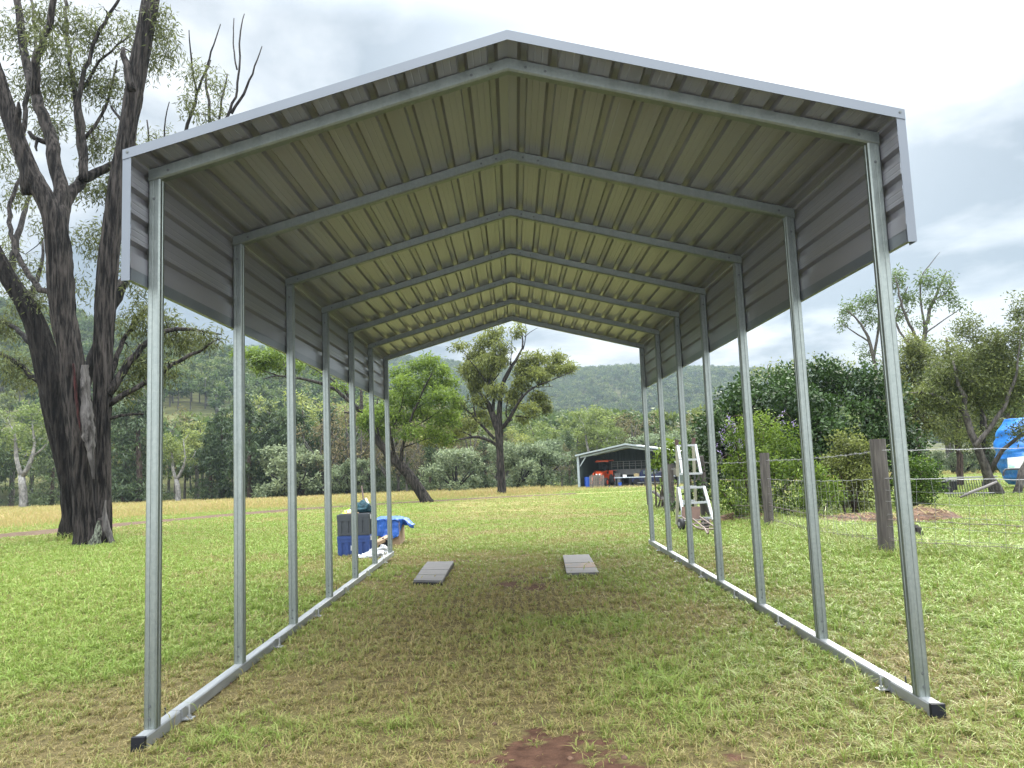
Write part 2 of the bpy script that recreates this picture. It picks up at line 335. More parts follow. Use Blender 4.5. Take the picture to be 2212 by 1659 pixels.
def trackd(x, y, signed=False):          # distance to the track centre line, positive beyond it
    x = np.asarray(x, float); y = np.asarray(y, float); best = np.full(x.shape, 1e9); sg = np.ones(x.shape)
    for k in range(len(TRK)-1):
        ax, ay = TRK[k, :2]; dx, dy = TRK[k+1, :2]-TRK[k, :2]; l2 = dx*dx+dy*dy; t = ((x-ax)*dx+(y-ay)*dy)/l2
        if 0 < k < len(TRK)-2: t = np.clip(t, 0, 1)
        elif k == 0: t = np.minimum(t, 1)
        else: t = np.maximum(t, 0)
        ds = np.hypot(x-ax-dx*t, y-ay-dy*t); s_ = np.where(dx*(y-ay)-dy*(x-ax) > 0, 1., -1.); m_ = ds < best; best = np.where(m_, ds, best); sg = np.where(m_, s_, sg)
    return best*sg if signed else best
def bare(x, y):                    # 0..1 how bare the soil is
    n = fbm(x*1.1, y*1.1, 4, 3); n2 = fbm(x*5, y*5, 3, 13)
    b = sm((n*.6+n2*.4-.60)/.10)*.8
    under = sm((2.6-np.abs(x))/1.5)*sm((9-y)/3)
    b = b*(.35+.65*under)
    n3 = fbm(x*11, y*11, 3, 19); e = ((x-.02)/.44)**2+((y+.62)/.56)**2; b = np.maximum(b, sm((1.05-e+(n2-.5)*1.5+(n3-.5)*1.8)/.7)*.98)
    e = ((x-4.6)/.6)**2+((y-3.1)/.35)**2; b = np.maximum(b, sm((.9-e+(n2-.5)*2.6)/.8)*.85)
    return np.clip(b, 0, 1)
def lush(x, y):                    # 0 dry straw .. 1 green
    n = fbm(x*.35+7, y*.35, 4, 21); n2 = fbm(x*1.4, y*1.4, 3, 23)
    l = .57+1.2*(n-.5)+1.5*(n2-.5)
    l = l+.42*sm((np.abs(x)-1.9)/1.6)-.20*sm((2.2-np.abs(x))/1.2)*sm((9.5-y)/3)
    l = l-.28*sm((y-11)/20)*sm((6-x)/8)
    l = l+.25*sm((x-3)/2)*sm((12-y)/5)
    return np.clip(l, 0, 1)
def axis(segs):
    r_ = [segs[0][0]]
    for a, b, s in segs: r_ += list(np.arange(a+s, b+s*.5, s))
    return np.array(r_)
def _ground():
    ys = axis([(-7, -2.2, .5), (-2.2, 2, .045), (2, 12, .10), (12, 30, .3), (30, 120, 1.2)]); ys = np.concatenate([ys, [140, 180, 260, 400, 800, 1600, 3200]])
    xs = axis([(-120, -30, 3), (-30, -8, .4), (-8, 8, .1), (8, 30, .4), (30, 120, 3)]); xs = np.concatenate([[-3200, -1500, -700, -350, -200], xs, [200, 350, 700, 1500, 3200]])
    X, Y = np.meshgrid(xs, ys); Z = g0(X, Y)
    def f(m, nt, b, N, L, nz, ramp, mix, col):
        def at(n):
            a = N('ShaderNodeAttribute'); a.attribute_name = n; return a.outputs['Fac']
        green = ramp(nz(3., 6), .3, .7, (.08, .108, .022), (.14, .18, .038)); dry = ramp(nz(4., 6), .3, .7, (.13, .12, .045), (.215, .20, .08))
        thatch = ramp(nz(26., 6, .7), .3, .72, (.014, .009, .005), (.10, .075, .035)); soil = ramp(nz(14., 8, .65), .3, .75, (.028, .014, .009), (.085, .046, .030))
        far = mix(at('lush'), dry, green); near = mix(.16, thatch, far)
        far2 = mix(ramp(nz(1.1, 6, .6), .35, .65, (0, 0, 0), (1, 1, 1)), far, mix(.5, far, dry))
        c = mix(at('far'), near, far2); c = mix(at('gold'), c, ramp(nz((1.2, 3, 3), 6), .3, .7, (.145, .118, .05), (.225, .185, .085)))
        bm = N('ShaderNodeMath'); bm.operation = 'MULTIPLY_ADD'; L(nz(22., 8, .7), bm.inputs[0]); bm.inputs[1].default_value = 1.3; bm.inputs[2].default_value = -.65
        ba = N('ShaderNodeMath'); ba.operation = 'ADD'; L(at('bare'), ba.inputs[0]); L(bm.outputs[0], ba.inputs[1])
        L(mix(ramp(ba.outputs[0], .38, .62, (0, 0, 0), (1, 1, 1)), c, soil), b.inputs['Base Color'])
        bn = N('ShaderNodeBump'); bn.inputs['Strength'].default_value = .6; bn.inputs['Distance'].default_value = .02; L(nz(30., 8, .7), bn.inputs['Height']); L(bn.outputs[0], b.inputs['Normal'])
    m = mat('ground_mat', (.1, .1, .05), .95, spec=.1, build=f)
    d = Y-CAM[1]
    past = trackd(X, Y, True); gold = sm((past-3.2)/3.5+.5*(fbm(X*.08, Y*.2, 3, 41)-.5))*sm((4-X)/6)*.85
    gold = np.maximum(gold, sm((fbm(X*.09, Y*.16, 3, 47)-.5)/.14)*.55*sm((d-22)/14))
    o = grid_mesh('ground', X, Y, Z, m, dict(lush=lush(X, Y), bare=bare(X, Y)*.92, far=sm((d-14)/16), gold=gold)); tag(o, kind='structure')
    # hillsides beyond the paddock, on their own polar grid
    us = np.linspace(-.85, .85, 260); ds = np.concatenate([np.linspace(100, 380, 110), np.linspace(390, 1400, 110), [1600, 1900]])
    U, D = np.meshgrid(us, ds); X = CAM[0]+U*D; Y = CAM[1]+D; Z = hills(X, Y)
    def f2(m, nt, b, N, L, nz, ramp, mix, col):
        c = ramp(nz((.05, .05, .25), 7, .6), .32, .7, (.024, .034, .010), (.082, .08, .03)); st = ramp(nz((.12, .12, 1.6), 4), .4, .6, (.55, .55, .55), (1.15, 1.15, 1.1))
        L(mix(1., c, st, 'MULTIPLY'), b.inputs['Base Color'])
    grid_mesh('hillside', X, Y, Z, mat('hill_mat', (.15, .14, .06), .95, spec=.1, build=f2)); tag(bpy.data.objects['hillside'], kind='structure')
    # dirt track
    n = 420; t = np.linspace(0, len(TRK)-1, n); cx = np.interp(t, np.arange(len(TRK)), TRK[:, 0]); cy = np.interp(t, np.arange(len(TRK)), TRK[:, 1]); tx = np.gradient(cx); ty = np.gradient(cy); l = np.hypot(tx, ty); nx, ny = -ty/l, tx/l
    w = np.linspace(-1, 1, 11)[:, None]; sarc = np.cumsum(l); hw = 1.12*(1+.35*(vn(sarc*.7, sarc*0, 61)-.5)+.4*(vn(sarc*2.5, sarc*0, 63)-.5))
    X = cx+w*hw*nx; Y = cy+w*hw*ny
    Z = g0(X, Y)+.05-.08*(np.abs(w)**4)
    mat('track_mat', (.05, .033, .022), .95, noise=((2, 6, 6), (.095, .068, .046), .35, .7, 7), bump=(8., .8, .03), spec=.1)
    tag(grid_mesh('dirt_track', X, Y, Z, MT['track_mat']), kind='structure')
_ground()

def blades(name, x, y, h, w, lean, tint, label, mats, rng, seg2=True):
    n = len(x); z = gz(x, y)-.006; a = rng.uniform(0, 2*math.pi, n); la = rng.uniform(0, 2*math.pi, n)
    sx = np.cos(a)*w/2; sy = np.sin(a)*w/2; lx = np.cos(la)*lean*h; ly = np.sin(la)*lean*h
    P = np.stack([x, y, z], -1); S = np.stack([sx, sy, 0*sx], -1); mid = P+np.stack([lx*.35, ly*.35, h*.6], -1)
    top = P+np.stack([lx*1.2, ly*1.2, h*(1-.25*lean)], -1)
    V = np.stack([P-S, P+S, mid+S*.8, mid-S*.8, top], 1).reshape(-1, 3); b0 = np.arange(n)*5
    mb = MB(); mb.add(V, np.stack([b0, b0+1, b0+2, b0+3], -1), 0, tint); mb.n = 0
    mb.F.append(np.stack([b0+3, b0+2, b0+4], -1)); mb.mi.append(np.zeros(n)); mb.t.append(tint)
    o = mb.build(name, mats); tag(o, label, 'grass', kind='stuff'); return o
def _grass():
    rng = np.random.default_rng(4)
    leafmat('grass_blade', (.215, .175, .075), (.148, .218, .040), .3, .42, objvar=0)
    leafmat('grass_long', (.29, .225, .10), (.16, .21, .045), .4, .6, objvar=0)
    # lawn: sample depth with density falling with distance
    N = 1350000; r1 = rng.random(N); D0, D1, D2 = 2.1, 4.2, 62.
    wa = .5*(D1**2-D0**2); wb = D1**2*math.log(D2/D1); pick = r1 < wa/(wa+wb); r2 = rng.random(N)
    d = np.where(pick, np.sqrt(D0**2+r2*(D1**2-D0**2)), D1*(D2/D1)**r2); u = rng.uniform(-.72, .72, N); x = CAM[0]+u*d; y = CAM[1]+d
    # tufts: pull blades towards tuft centres
    cx = np.round(x/.075); cy = np.round(y/.075); jx = (_h(cx.astype(np.int64), cy.astype(np.int64), 1)-.5)*.05; jy = (_h(cx.astype(np.int64), cy.astype(np.int64), 2)-.5)*.05
    k = rng.uniform(.15, 1.05, N); tx = cx*.075+jx*1.3; ty = cy*.075+jy*1.3; near = d < 9
    x = np.where(near, tx+(x-tx)*k, x); y = np.where(near, ty+(y-ty)*k, y)
    b = bare(x, y); l = lush(x, y); tuft = _h(cx.astype(np.int64), cy.astype(np.int64), 3)
    keep = rng.random(N) > np.clip(b*1.08, 0, .985)
    keep &= rng.random(N) < .24+.58*tuft**1.3+.22*l+.2*sm((d-6)/8)
    keep &= ~((np.abs(np.abs(x)-1.83) < .045) & (y > -.13) & (y < 7.1)) & (trackd(x, y) > 1.15+.4*(vn(x*2,y*2,4)-.5))
    x, y, d, l, b, tuft = x[keep], y[keep], d[keep], l[keep], b[keep], tuft[keep]; n = len(x)
    h = rng.uniform(.016, .060, n)*(.65+.5*l)*(.55+.9*tuft)*(1-.3*b)*(1+1.2*(rng.random(n) > .985)); longz = np.exp(-(((x-(3.4+.0*y))/1.0)**2)*0)  # base
    fx = np.interp(y, [2.3, 5.2, 9.6, 12, 17, 20.5], [6.9, 4.35, 4.9, 4.6, 4.3, 4.4]); fence = np.exp(-((x-fx)/.7)**2)*(y > 1.5)*(y < 22)
    h = h*(1+2.1*fence*rng.uniform(.2, 1, n)); h *= 1+1.1*np.exp(-((np.hypot(x+8.2, y-13.2))/.9)**2)
    w = .0046*np.maximum(1, d/3.6)**.85*rng.uniform(.55, 1.45, n)
    tint = np.clip(l*.95-.02+rng.normal(0, .36, n)+.15*(tuft-.5), 0, 1)
    blades('lawn_grass', x, y, h, w, rng.uniform(.2, 1.5, n), tint, 'short patchy green and straw coloured lawn grass around and under the carport', MT['grass_blade'], rng)
    # long dry grass in the paddock behind the track
    N = 150000; d = rng.uniform(22, 100, N)**1.0; u = rng.uniform(-.74, .74, N); x = CAM[0]+u*d; y = CAM[1]+d
    past = trackd(x, y, True); den = sm((past-3.5)/4)*sm((8-x)/8)*.95+sm((d-60)/12)*.35*(x > 0)+.05
    keep = (rng.random(N) < den) & (np.abs(past) > 1.6); x, y, d, past = x[keep], y[keep], d[keep], past[keep]; n = len(x)
    h = rng.uniform(.15, .5, n)*(.35+.65*sm((past-4)/10)); h = np.where(x > 3, h*.55, h)
    blades('dry_grass', x, y, h, .035*d/40*rng.uniform(.7, 1.4, n), rng.uniform(.1, .6, n), np.clip(.28+rng.normal(0, .22, n)+.5*(fbm(x*.1, y*.1, 3, 8)-.5), 0, 1), 'long golden seeding grass across the far paddock', MT['grass_long'], rng)
    # rank weeds under the fence and round trunks
    xs = []; ys = []; hs = []
    for (ax, ay, bx, by, n, hh, sp) in ((4.35, 5.2, 7.4, 2.3, 5200, .2, .30), (4.35, 5.2, 4.85, 9.7, 5200, .22, .35), (4.85, 9.7, 4.3, 17, 4200, .2, .35), (4.3, 17, 4.3, 20.3, 1500, .2, .4), (-8.2, 13.1, -8.1, 13.3, 500, .2, .5), (-11.2, 15.6, -11.1, 15.7, 600, .3, .4)):
        t = rng.random(n); xs.append(ax+(bx-ax)*t+rng.normal(0, sp, n)); ys.append(ay+(by-ay)*t+rng.normal(0, sp, n)); hs.append(rng.uniform(.25, 1, n)*hh)
    x = np.concatenate(xs); y = np.concatenate(ys); h = np.concatenate(hs); n = len(x)
    blades('long_weeds', x, y, h, .006*np.maximum(1, (y-CAM[1])/9)*rng.uniform(.7, 1.5, n), rng.uniform(.3, 1.3, n), np.clip(.75+rng.normal(0, .3, n), 0, 1), 'rank long green weeds under the wire fence and round tree bases', MT['grass_blade'], rng)
_grass()
def _litter():
    rng = np.random.default_rng(14); mb = MB()
    for (n, x0, x1, y0, y1) in ((420, -2.2, 2.6, -1.4, 2.5), (60, -.5, .7, -1.5, -.2)):
        x = rng.uniform(x0, x1, n); y = rng.uniform(y0, y1, n)
        for k in range(n):
            z = float(g0(x[k], y[k])); a = rng.uniform(0, 6.28); l = rng.uniform(.008, .035); w = rng.uniform(.002, .007); t = rng.uniform(0, 1)
            mb.box((x[k], y[k], z+.004+rng.uniform(0, .006)), (l, w, rng.uniform(.0015, .004)), rz=a, tint=t)
    mb.build('ground_litter', MT['grass_long']); tag(bpy.data.objects['ground_litter'], 'scattered straw bits and dead leaves on the bare soil patches', 'litter', kind='stuff')
    mb = MB()
    for k in range(130):
        x = rng.normal(.1, .8) if k < 70 else rng.uniform(-2, 2.5); y = rng.normal(-.7, .5) if k < 70 else rng.uniform(-1.2, 3); r_ = rng.uniform(.005, .016); z = float(g0(x, y))
        mb.tube([(x, y, z-r_*.4), (x, y, z), (x+r_*.2, y, z+r_*.5), (x+r_*.2, y, z+r_*.75)], [r_*.8, r_, r_*.75, r_*.2], 7)
    mb.build('soil_clods', MT['mulch'], None, True); tag(bpy.data.objects['soil_clods'], 'small dark soil clods on the bare patch in the foreground', 'soil', kind='stuff')
_litter()
# ---------------------------------------------------------------- carport
def _carport():
    W, H, PH, S = 3.66, 2.7604, 3.2543, 1.15743; hw = W/2; sl_ = (PH-H)/hw; Y0, Y1 = -.20, 7.14
    root = empty('carport'); tag(root, 'long open galvanised steel carport with pitched ribbed roof and short side walls', 'carport')
    def T(mb):
        mb.V = [v+np.stack([0*v[:, 0], -.0143*(v[:, 0]+1.83), .00615*(v[:, 0]+1.83)], -1) for v in mb.V]; return mb
    sq = .06; top = lambda x: PH-sl_*abs(x)
    def post_mb():
        mb = MB(); c = .007; r_ = sq/2
        prof = [(-r_+c, -r_), (-.006, -r_), (-.004, -r_+.003), (.004, -r_+.003), (.006, -r_), (r_-c, -r_), (r_, -r_+c), (r_, -.006), (r_-.003, -.004), (r_-.003, .004), (r_, .006), (r_, r_-c), (r_-c, r_), (-r_+c, r_), (-r_, r_-c), (-r_, .006), (-r_+.003, .004), (-r_+.003, -.004), (-r_, -.006), (-r_, -r_+c)]
        return prof
    prof = post_mb(); n = len(prof)
    scr = MB(); scr.cyl((0, 0, 0), (0, -.004, 0), .005, 6); scr.cyl((0, 0, 0), (0, -.0015, 0), .0075, 10); scr_me = None
    def screw(parent, loc, rz=0):
        nonlocal scr_me
        if scr_me is None:
            s_ = scr.build('screw', MT['screw_zinc'], parent); scr_me = s_.data
        else: s_ = link(bpy.data.objects.new('screw', scr_me), parent)
        s_.location = loc; s_.rotation_euler = (0, 0, rz); return s_
    tz = lambda x: .00615*(x+1.83)
    for side in (-1, 1):
        for i in range(7):
            x = side*hw; y = i*S; mb = MB()
            V = []
            for z0 in (0, None):
                for a, b in prof:
                    zt = 0.0 if z0 == 0 else top(x+a)-.064
                    V.append((x+a, y+b, zt))
            F = [(k, (k+1) % n, n+(k+1) % n, n+k) for k in range(n)]+[tuple(range(n, 2*n))]
            mb.add(V, F); T(mb); p = mb.build('post', MT['galv'], root)
            yy = y-.0143*(x+1.83)-sq/2
            for z_ in (.045, .105): screw(p, (x, yy+.001, z_+tz(x)))
            screw(p, (x, yy+.001, top(x)-.16+tz(x)))
            # rafter from this post to the ridge
            mb = MB(); xo = side*(hw+.03); V = []
            for X_, in ((xo,), (0,)):
                for b_, dz in ((-.03, 0), (.03, 0), (.03, -.055), (.022, -.064), (-.022, -.064), (-.03, -.055)):
                    V.append((X_, y+b_, top(X_)+dz))
            F = [(k, (k+1) % 6, 6+(k+1) % 6, 6+k) for k in range(6)]+[tuple(range(5, -1, -1)), tuple(range(6, 12))]
            mb.add(V, F if side > 0 else [tuple(reversed(f)) for f in F]); T(mb); r_ = mb.build('rafter', MT['galv'], root)
            for xs_ in (side*.09, side*.19, side*(hw-.07)): screw(r_, (xs_, y-.0143*(xs_+1.83)-.029, top(xs_)-.032+tz(xs_)))
    # base rails with joints, end caps and anchor brackets
    for side in (-1, 1):
        x = side*hw; mb = MB(); js = [-.12, .245, 1.74, 2.81, 3.95, 5.1, 6.2, 7.10]
        for k in range(len(js)-1):
            a, b = js[k]+(.0025 if k else 0), js[k+1]-.0025; c = .006; w_ = sq/2; zb = -.058
            pr = [(-w_, zb), (w_, zb), (w_, -c), (w_-c, 0), (-w_+c, 0), (-w_, -c)]
            V = [(x+p, yy, q-.0008) for yy in (a, b) for p, q in pr]; F = [(q, (q+1) % 6, 6+(q+1) % 6, 6+q) for q in range(6)]+[tuple(range(5, -1, -1)), tuple(range(6, 12))]
            mb.add(V, F)
        T(mb); rail = mb.build('base_rail', MT['galv_bright'], root)
        for k in range(1, len(js)-1): mb = MB(); mb.box((x, js[k], -.031), (.0575, .012, .0585)); T(mb).build('rail_joint', MT['dark_steel'], rail)
        mb = MB(); mb.box((x, -.131, -.030), (.063, .022, .062)); T(mb).build('end_cap', MT['black_plastic'], rail)
        for k, jy in enumerate(js[1:-1]):
            mb = MB(); sx = x-side*.055
            mb.box((sx, jy+.03, -.050), (.055, .05, .005)); mb.box((sx+side*.024, jy+.03, -.022), (.004, .05, .055))
            mb.cyl((sx-side*.005, jy+.03, -.055), (sx-side*.005, jy+.03, .02), .005, 8); mb.cyl((sx-side*.005, jy+.03, -.047), (sx-side*.005, jy+.03, -.036), .011, 6)
            T(mb).build('anchor_bracket', MT['galv_bright'], root)
            if k % 2 == 0 or side < 0:
                mb = MB(); mb.cyl((x+side*.042, jy-.02, -.055), (x+side*.042, jy-.02, .022), .004, 8); T(mb).build('anchor_bolt', MT['dark_steel'], root)
    # ribbed sheets
    def rib_profile(L0, L1, pitch, off):
        pts = []; k = math.ceil((L0-off-.02)/pitch)
        pts.append((L0, 0)); c = off+k*pitch
        while c < L1-.03:
            for a, h in ((-.0295, 0), (-.0165, .026), (.0165, .026), (.0295, 0)):
                if c+a > L0: pts.append((c+a, h))
            for q in (.38, .62):
                cc = c+pitch*q
                if cc+.006 < L1: pts += [(cc-.005, 0), (cc, .0014), (cc+.005, 0)]
            c += pitch
        pts.append((L1, 0)); return pts
    SL = 1.862/math.cos(math.atan(sl_)); ca = math.cos(math.atan(sl_)); sa = math.sin(math.atan(sl_))
    pitch = SL/12.05
    for side in (-1, 1):
        for k in range(3):
            L0 = k*4*pitch+(0 if k == 0 else -.03); L1 = min(SL, (k*4+4)*pitch+.02 if k < 2 else SL)
            pr = rib_profile(L0, L1, pitch, pitch*.5); V = []; yseg = np.linspace(Y0, Y1, 15); base = .004+.0016*k
            for yy in yseg:
                for s_, h in pr:
                    wob = .0010*math.sin(yy*3.1+s_*9+side)*(0 if h > .01 else 1)
                    V.append((side*(s_*ca+(h)*sa)+(side*.03 if k == 2 and s_ == pr[-1][0] else 0), yy, PH-s_*sa+h*ca+base+abs(wob)))
            m_ = len(pr); F = [(a*m_+b, a*m_+b+1, (a+1)*m_+b+1, (a+1)*m_+b) for a in range(len(yseg)-1) for b in range(m_-1)]
            if side > 0: F = [tuple(reversed(f)) for f in F]
            mb = MB(); mb.add(V, np.array(F)); T(mb).build('roof_panel', MT['sheet_inner'], root)
        # side wall sheet
        z0, z1 = 2.20, top(1.862)+.008; pr = rib_profile(z0, z1, .135, z0+.11); V = []; yseg = np.linspace(Y0+.005, Y1-.005, 15)
        for yy in yseg:
            for s_, h in pr: V.append((side*(hw+.0315+h+(.0012*math.sin(yy*2.7+s_*20)+.0012 if h < .01 else 0)), yy, s_))
        m_ = len(pr); F = [(a*m_+b, (a+1)*m_+b, (a+1)*m_+b+1, a*m_+b+1) for a in range(len(yseg)-1) for b in range(m_-1)]
        if side > 0: F = [tuple(reversed(f)) for f in F]
        mb = MB(); mb.add(V, np.array(F)); T(mb).build('wall_panel', MT['sheet_inner'], root)
        mb = MB(); xs_ = side*(hw+.046); mb.box((xs_, (Y0+Y1)/2, 2.183), (.024, Y1-Y0-.03, .086)); T(mb).build('skirt_flashing', MT['skirt_paint'], root)
        for ye in (Y0, Y1):
            sg = -1 if ye == Y0 else 1
            # rake trim: face and top leg
            mb = MB(); V = []
            for X_ in (0, side*1.903):
                t = PH-sl_*abs(X_)
                V += [(X_, ye+sg*.006, t-.003), (X_, ye+sg*.006, t+.047), (X_, ye-sg*.05, t+.047), (X_, ye-sg*.05, t+.0445), (X_, ye+sg*.003, t+.0445), (X_, ye+sg*.003, t-.003)]
            F = [(q, (q+1) % 6, 6+(q+1) % 6, 6+q) for q in range(6)]+[tuple(range(6)), tuple(range(6, 12))]
            mb.add(V, F); T(mb); tr = mb.build('rake_trim', MT['trim_paint'], root)
            if sg < 0:
                s_ = screw(tr, (side*1.88, -.20-.0143*(side*1.88+1.83)-.006, top(1.88)+.028+tz(side*1.88)))
            mb = MB(); xc = side*(1.8615+.021); zt = top(1.88)+(.004 if side > 0 else .044)
            mb.box((xc, ye-sg*.003+sg*.004, (2.135+zt)/2), (.042, .003, zt-2.135)); mb.box((xc+side*.0195, ye-sg*.035, (2.135+zt)/2), (.003, .06, zt-2.135)); T(mb).build('corner_trim', MT['trim_paint'], root)
    mb = MB()
    for side in (-1, 1):
        V = []
        for yy in (Y0+.01, Y1-.01):
            V += [(0, yy, PH+.034), (side*.16, yy, PH+.034-.16*sl_)]
        mb.add(V, [(0, 1, 3, 2)])
    T(mb).build('ridge_cap', MT['sheet_inner'], root)
_carport()
# ---------------------------------------------------------------- ramp boards
def _planks():
    for k, (pts, lab) in enumerate(((((893, 1253), (955, 1254), (980, 1212), (923, 1213)), 'grey board ramp of four planks on the grass nearer the left posts'),
                                    (((1224, 1238), (1294, 1236), (1272, 1197), (1216, 1199)), 'grey board ramp with a brown stain on the grass nearer the right posts'))):
        zt = -.005; q = []
        for px, py in pts: r_ = ray(px, py); q.append(CAM+r_*((zt-CAM[2])/r_[2]))
        q = np.array(q); c = q.mean(0); root = empty('board_ramp', c-np.array([0, 0, .06])); tag(root, lab, 'ramp', 'grey board ramps inside the carport')
        c0 = root.location
        for j in range(4):
            a, b = j/4+.004, (j+1)/4-.004
            P = [q[0]+(q[3]-q[0])*a, q[1]+(q[2]-q[1])*a, q[1]+(q[2]-q[1])*b, q[0]+(q[3]-q[0])*b]; dz = .002*((j*7+k*3) % 3)
            V = [(p[0], p[1], zt-.022+0*dz) for p in P]+[(p[0], p[1], zt+dz) for p in P]; mb = MB(); mb.add(V, np.array([(0, 3, 2, 1), (4, 5, 6, 7), (0, 1, 5, 4), (1, 2, 6, 5), (2, 3, 7, 6), (3, 0, 4, 7)]))
            shift(mb, c0).build('plank', MT['plank_grey'] if not (k == 1 and j == 1) else mat('plank_stained', (.07, .07, .073), .8, noise=((5, 9, 9), (.12, .082, .06), .45, .6, 5)), root)
        mb = MB(); s0 = (q[0]+q[1])/2; s1 = (q[2]+q[3])/2
        for f in (.12, .5, .88):
            a = q[0]+(q[1]-q[0])*f; b = q[3]+(q[2]-q[3])*f; mb.beam((a[0], a[1]+.05, zt-.052), (b[0], b[1]-.05, zt-.052), .05, .05)
        mb.beam((q[0][0], q[0][1]+.022, zt-.051), (q[1][0], q[1][1]+.022, zt-.051), .03, .056); mb.beam((q[3][0], q[3][1]-.022, zt-.051), (q[2][0], q[2][1]-.022, zt-.051), .03, .056); mb.beam((q[1][0]-.017, q[1][1]+.04, zt-.0515), (q[2][0]-.017, q[2][1]-.04, zt-.0515), .026, .055); shift(mb, c0).build('bearer', MT['black_plastic'], root)
_planks()
# ---------------------------------------------------------------- crates and clutter on the left
def _clutter():
    p = hit(729, 1203); d = p[1]-CAM[1]; x0 = p[0]; x1 = PD(799, 1203, d)[0]; w = x1-x0; dep = .62; h = .318; z0 = p[2]-.01; yf = p[1]
    def crate(z, m, label, lit):
        root = empty('storage_crate', (x0+w/2, yf+dep/2, z)); tag(root, label, 'storage crate', 'stacked plastic storage crates')
        c = np.array([x0+w/2, yf+dep/2, z]); mb = MB(); mb.box((0, 0, h*.41), (w-.03, dep-.03, h*.82))
        for sy in (-1, 1):
            for fx in (-.5, -.25, 0, .25, .5): mb.box((fx*(w-.07), sy*(dep/2-.010), h*.36), (.062, .012, h*.72))
            mb.box((0, sy*(dep/2-.0085), h*.77), (w, .015, .055)); mb.box((0, sy*(dep/2-.0085), .02), (w-.01, .013, .03))
        for sx in (-1, 1):
            for fy in (-.5, -.25, 0, .25, .5): mb.box((sx*(w/2-.010), fy*(dep-.09), h*.36), (.012, .062, h*.72))
            mb.box((sx*(w/2-.0085), 0, h*.77), (.014, dep-.03, .05))
        mb.build('body', MT[m], root)
        mb = MB(); mb.box((0, 0, h*.91), (w+.006, dep+.006, h*.155)); mb.box((0, 0, h*.995), (w-.05, dep-.05, .012)); mb.build('lid', MT[m], root)
        for sx in (-1, 1):
            for yy in (-dep/2+.08, dep/2-.12):
                mb = MB(); mb.box((sx*(w/2+.006), yy, h*.84), (.012, .06, .06)); mb.build('latch', MT['latch_white'], root)
        mb = MB(); mb.box((-.03, -dep/2-.006, h*.42), (.02, .012, .075)); mb.build('catch', MT['latch_white'], root) if lit else None
        return root
    crate(z0, 'crate_blue', 'blue plastic storage crate standing on the grass under the dark grey crate', True)
    crate(z0+h+.004, 'crate_grey', 'dark grey plastic storage crate stacked on the blue crate', False)
    zt = z0+2*h+.01; cx, cy = x0+w/2, yf+.2
    def lump(name, pos, rx, ry, rz_, m, label, cat, seed, amp=.4, seg=36):
        th = np.linspace(0, 2*math.pi, seg, endpoint=False); ph = np.linspace(0, math.pi/2*.98, seg//2); TH, PHI = np.meshgrid(th, ph)
        n = 1+amp*(fbm(TH*1.3+seed+np.sin(TH)*2, PHI*4+seed, 4, seed)-.5)*2*.6; n = n*0.5*(1+np.roll(n, seg//2, 1)/n*0)*2
        wrap = sm(np.minimum(TH, 2*math.pi-TH)/.7); n = 1+(n-1)*wrap
        X = rx*np.sin(PHI)**.7*np.cos(TH)*n; Y = ry*np.sin(PHI)**.7*np.sin(TH)*n; Z = rz_*np.cos(PHI)*n*(1+.5*amp*(fbm(X/rx*2.5+9, Y/ry*2.5, 3, seed+3)-.5)*2)
        ny, nx = X.shape; V = np.stack([X, Y, np.maximum(Z, 0)], -1).reshape(-1, 3); i = np.arange(ny-1)[:, None]*nx; j = np.arange(nx)[None]; jn = (j+1) % nx
        F = np.stack([i+j, i+nx+j, i+nx+jn, i+jn], -1).reshape(-1, 4); mb = MB(); mb.add(V, F); mb.F.append(np.array([[int(q) for q in range(ny*nx-1, ny*nx-nx-1, -1)]])); mb.mi.append(np.array([0])); mb.t.append(np.array([.5]))
        o = mb.build(name, m, None, True); o.location = pos; return tag(o, label, cat)
    lump('rain_jacket', (cx+.05, cy+.1, zt), .19, .16, .15, MT['cloth_teal'], 'crumpled dark teal jacket lying on top of the grey crate', 'jacket', 5, .9)
    lump('safety_vest', (cx-.11, cy-.02, zt), .10, .09, .05, MT['cloth_hivis'], 'bright yellow green safety vest beside the teal jacket on the crate', 'vest', 8, .8, 24)
    lump('work_glove', (cx-.03, cy-.12, zt), .11, .05, .022, MT['cardboard'], 'brown flat work glove at the front edge of the crate top', 'glove', 11, .6, 24)
    # tool handle leaning behind
    d2 = d+.8; mb = MB(); a, b = PD(790, 1110, d2), PD(781, 1050, d2+.3); mb.tube([a, a+(b-a)*.5, b], [.014, .013, .012], 8)
    root = empty('long_handled_tool', a); tag(root, 'brown long handled tool with a cream grip standing behind the crates', 'tool'); shift(mb, a).build('handle', MT['handle_brown'], root)
    mb = MB(); g = PD(797, 1092, d2-.02); g2 = PD(790, 1076, d2); mb.tube([g, g2], [.018, .015], 8); shift(mb, a).build('grip', MT['cream_plastic'], root)
    mb = MB(); mb.tube([a, PD(792, 1150, d2), GP(792, d2)], [.014, .014, .014], 8); shift(mb, a).build('shaft', MT['handle_brown'], root)
    # carton with tarp
    b0 = hit(822, 1181); dd = b0[1]-CAM[1]+.05; xL = PD(824, 1170, dd)[0]; xR = PD(856, 1170, dd)[0]; zb = float(g0(xL, CAM[1]+dd)); zt2 = PD(840, 1124, dd)[2]; yc = CAM[1]+dd
    root = empty('cardboard_carton', ((xL+xR)/2, yc+.3, zb)); tag(root, 'brown cardboard carton standing on the grass under the blue tarpaulin', 'carton')
    ww = xR-xL; hh = zt2-zb; mb = MB(); mb.box((0, 0, hh*.5), (ww+.12, .6, hh)); mb.build('box_wall', MT['cardboard'], root)
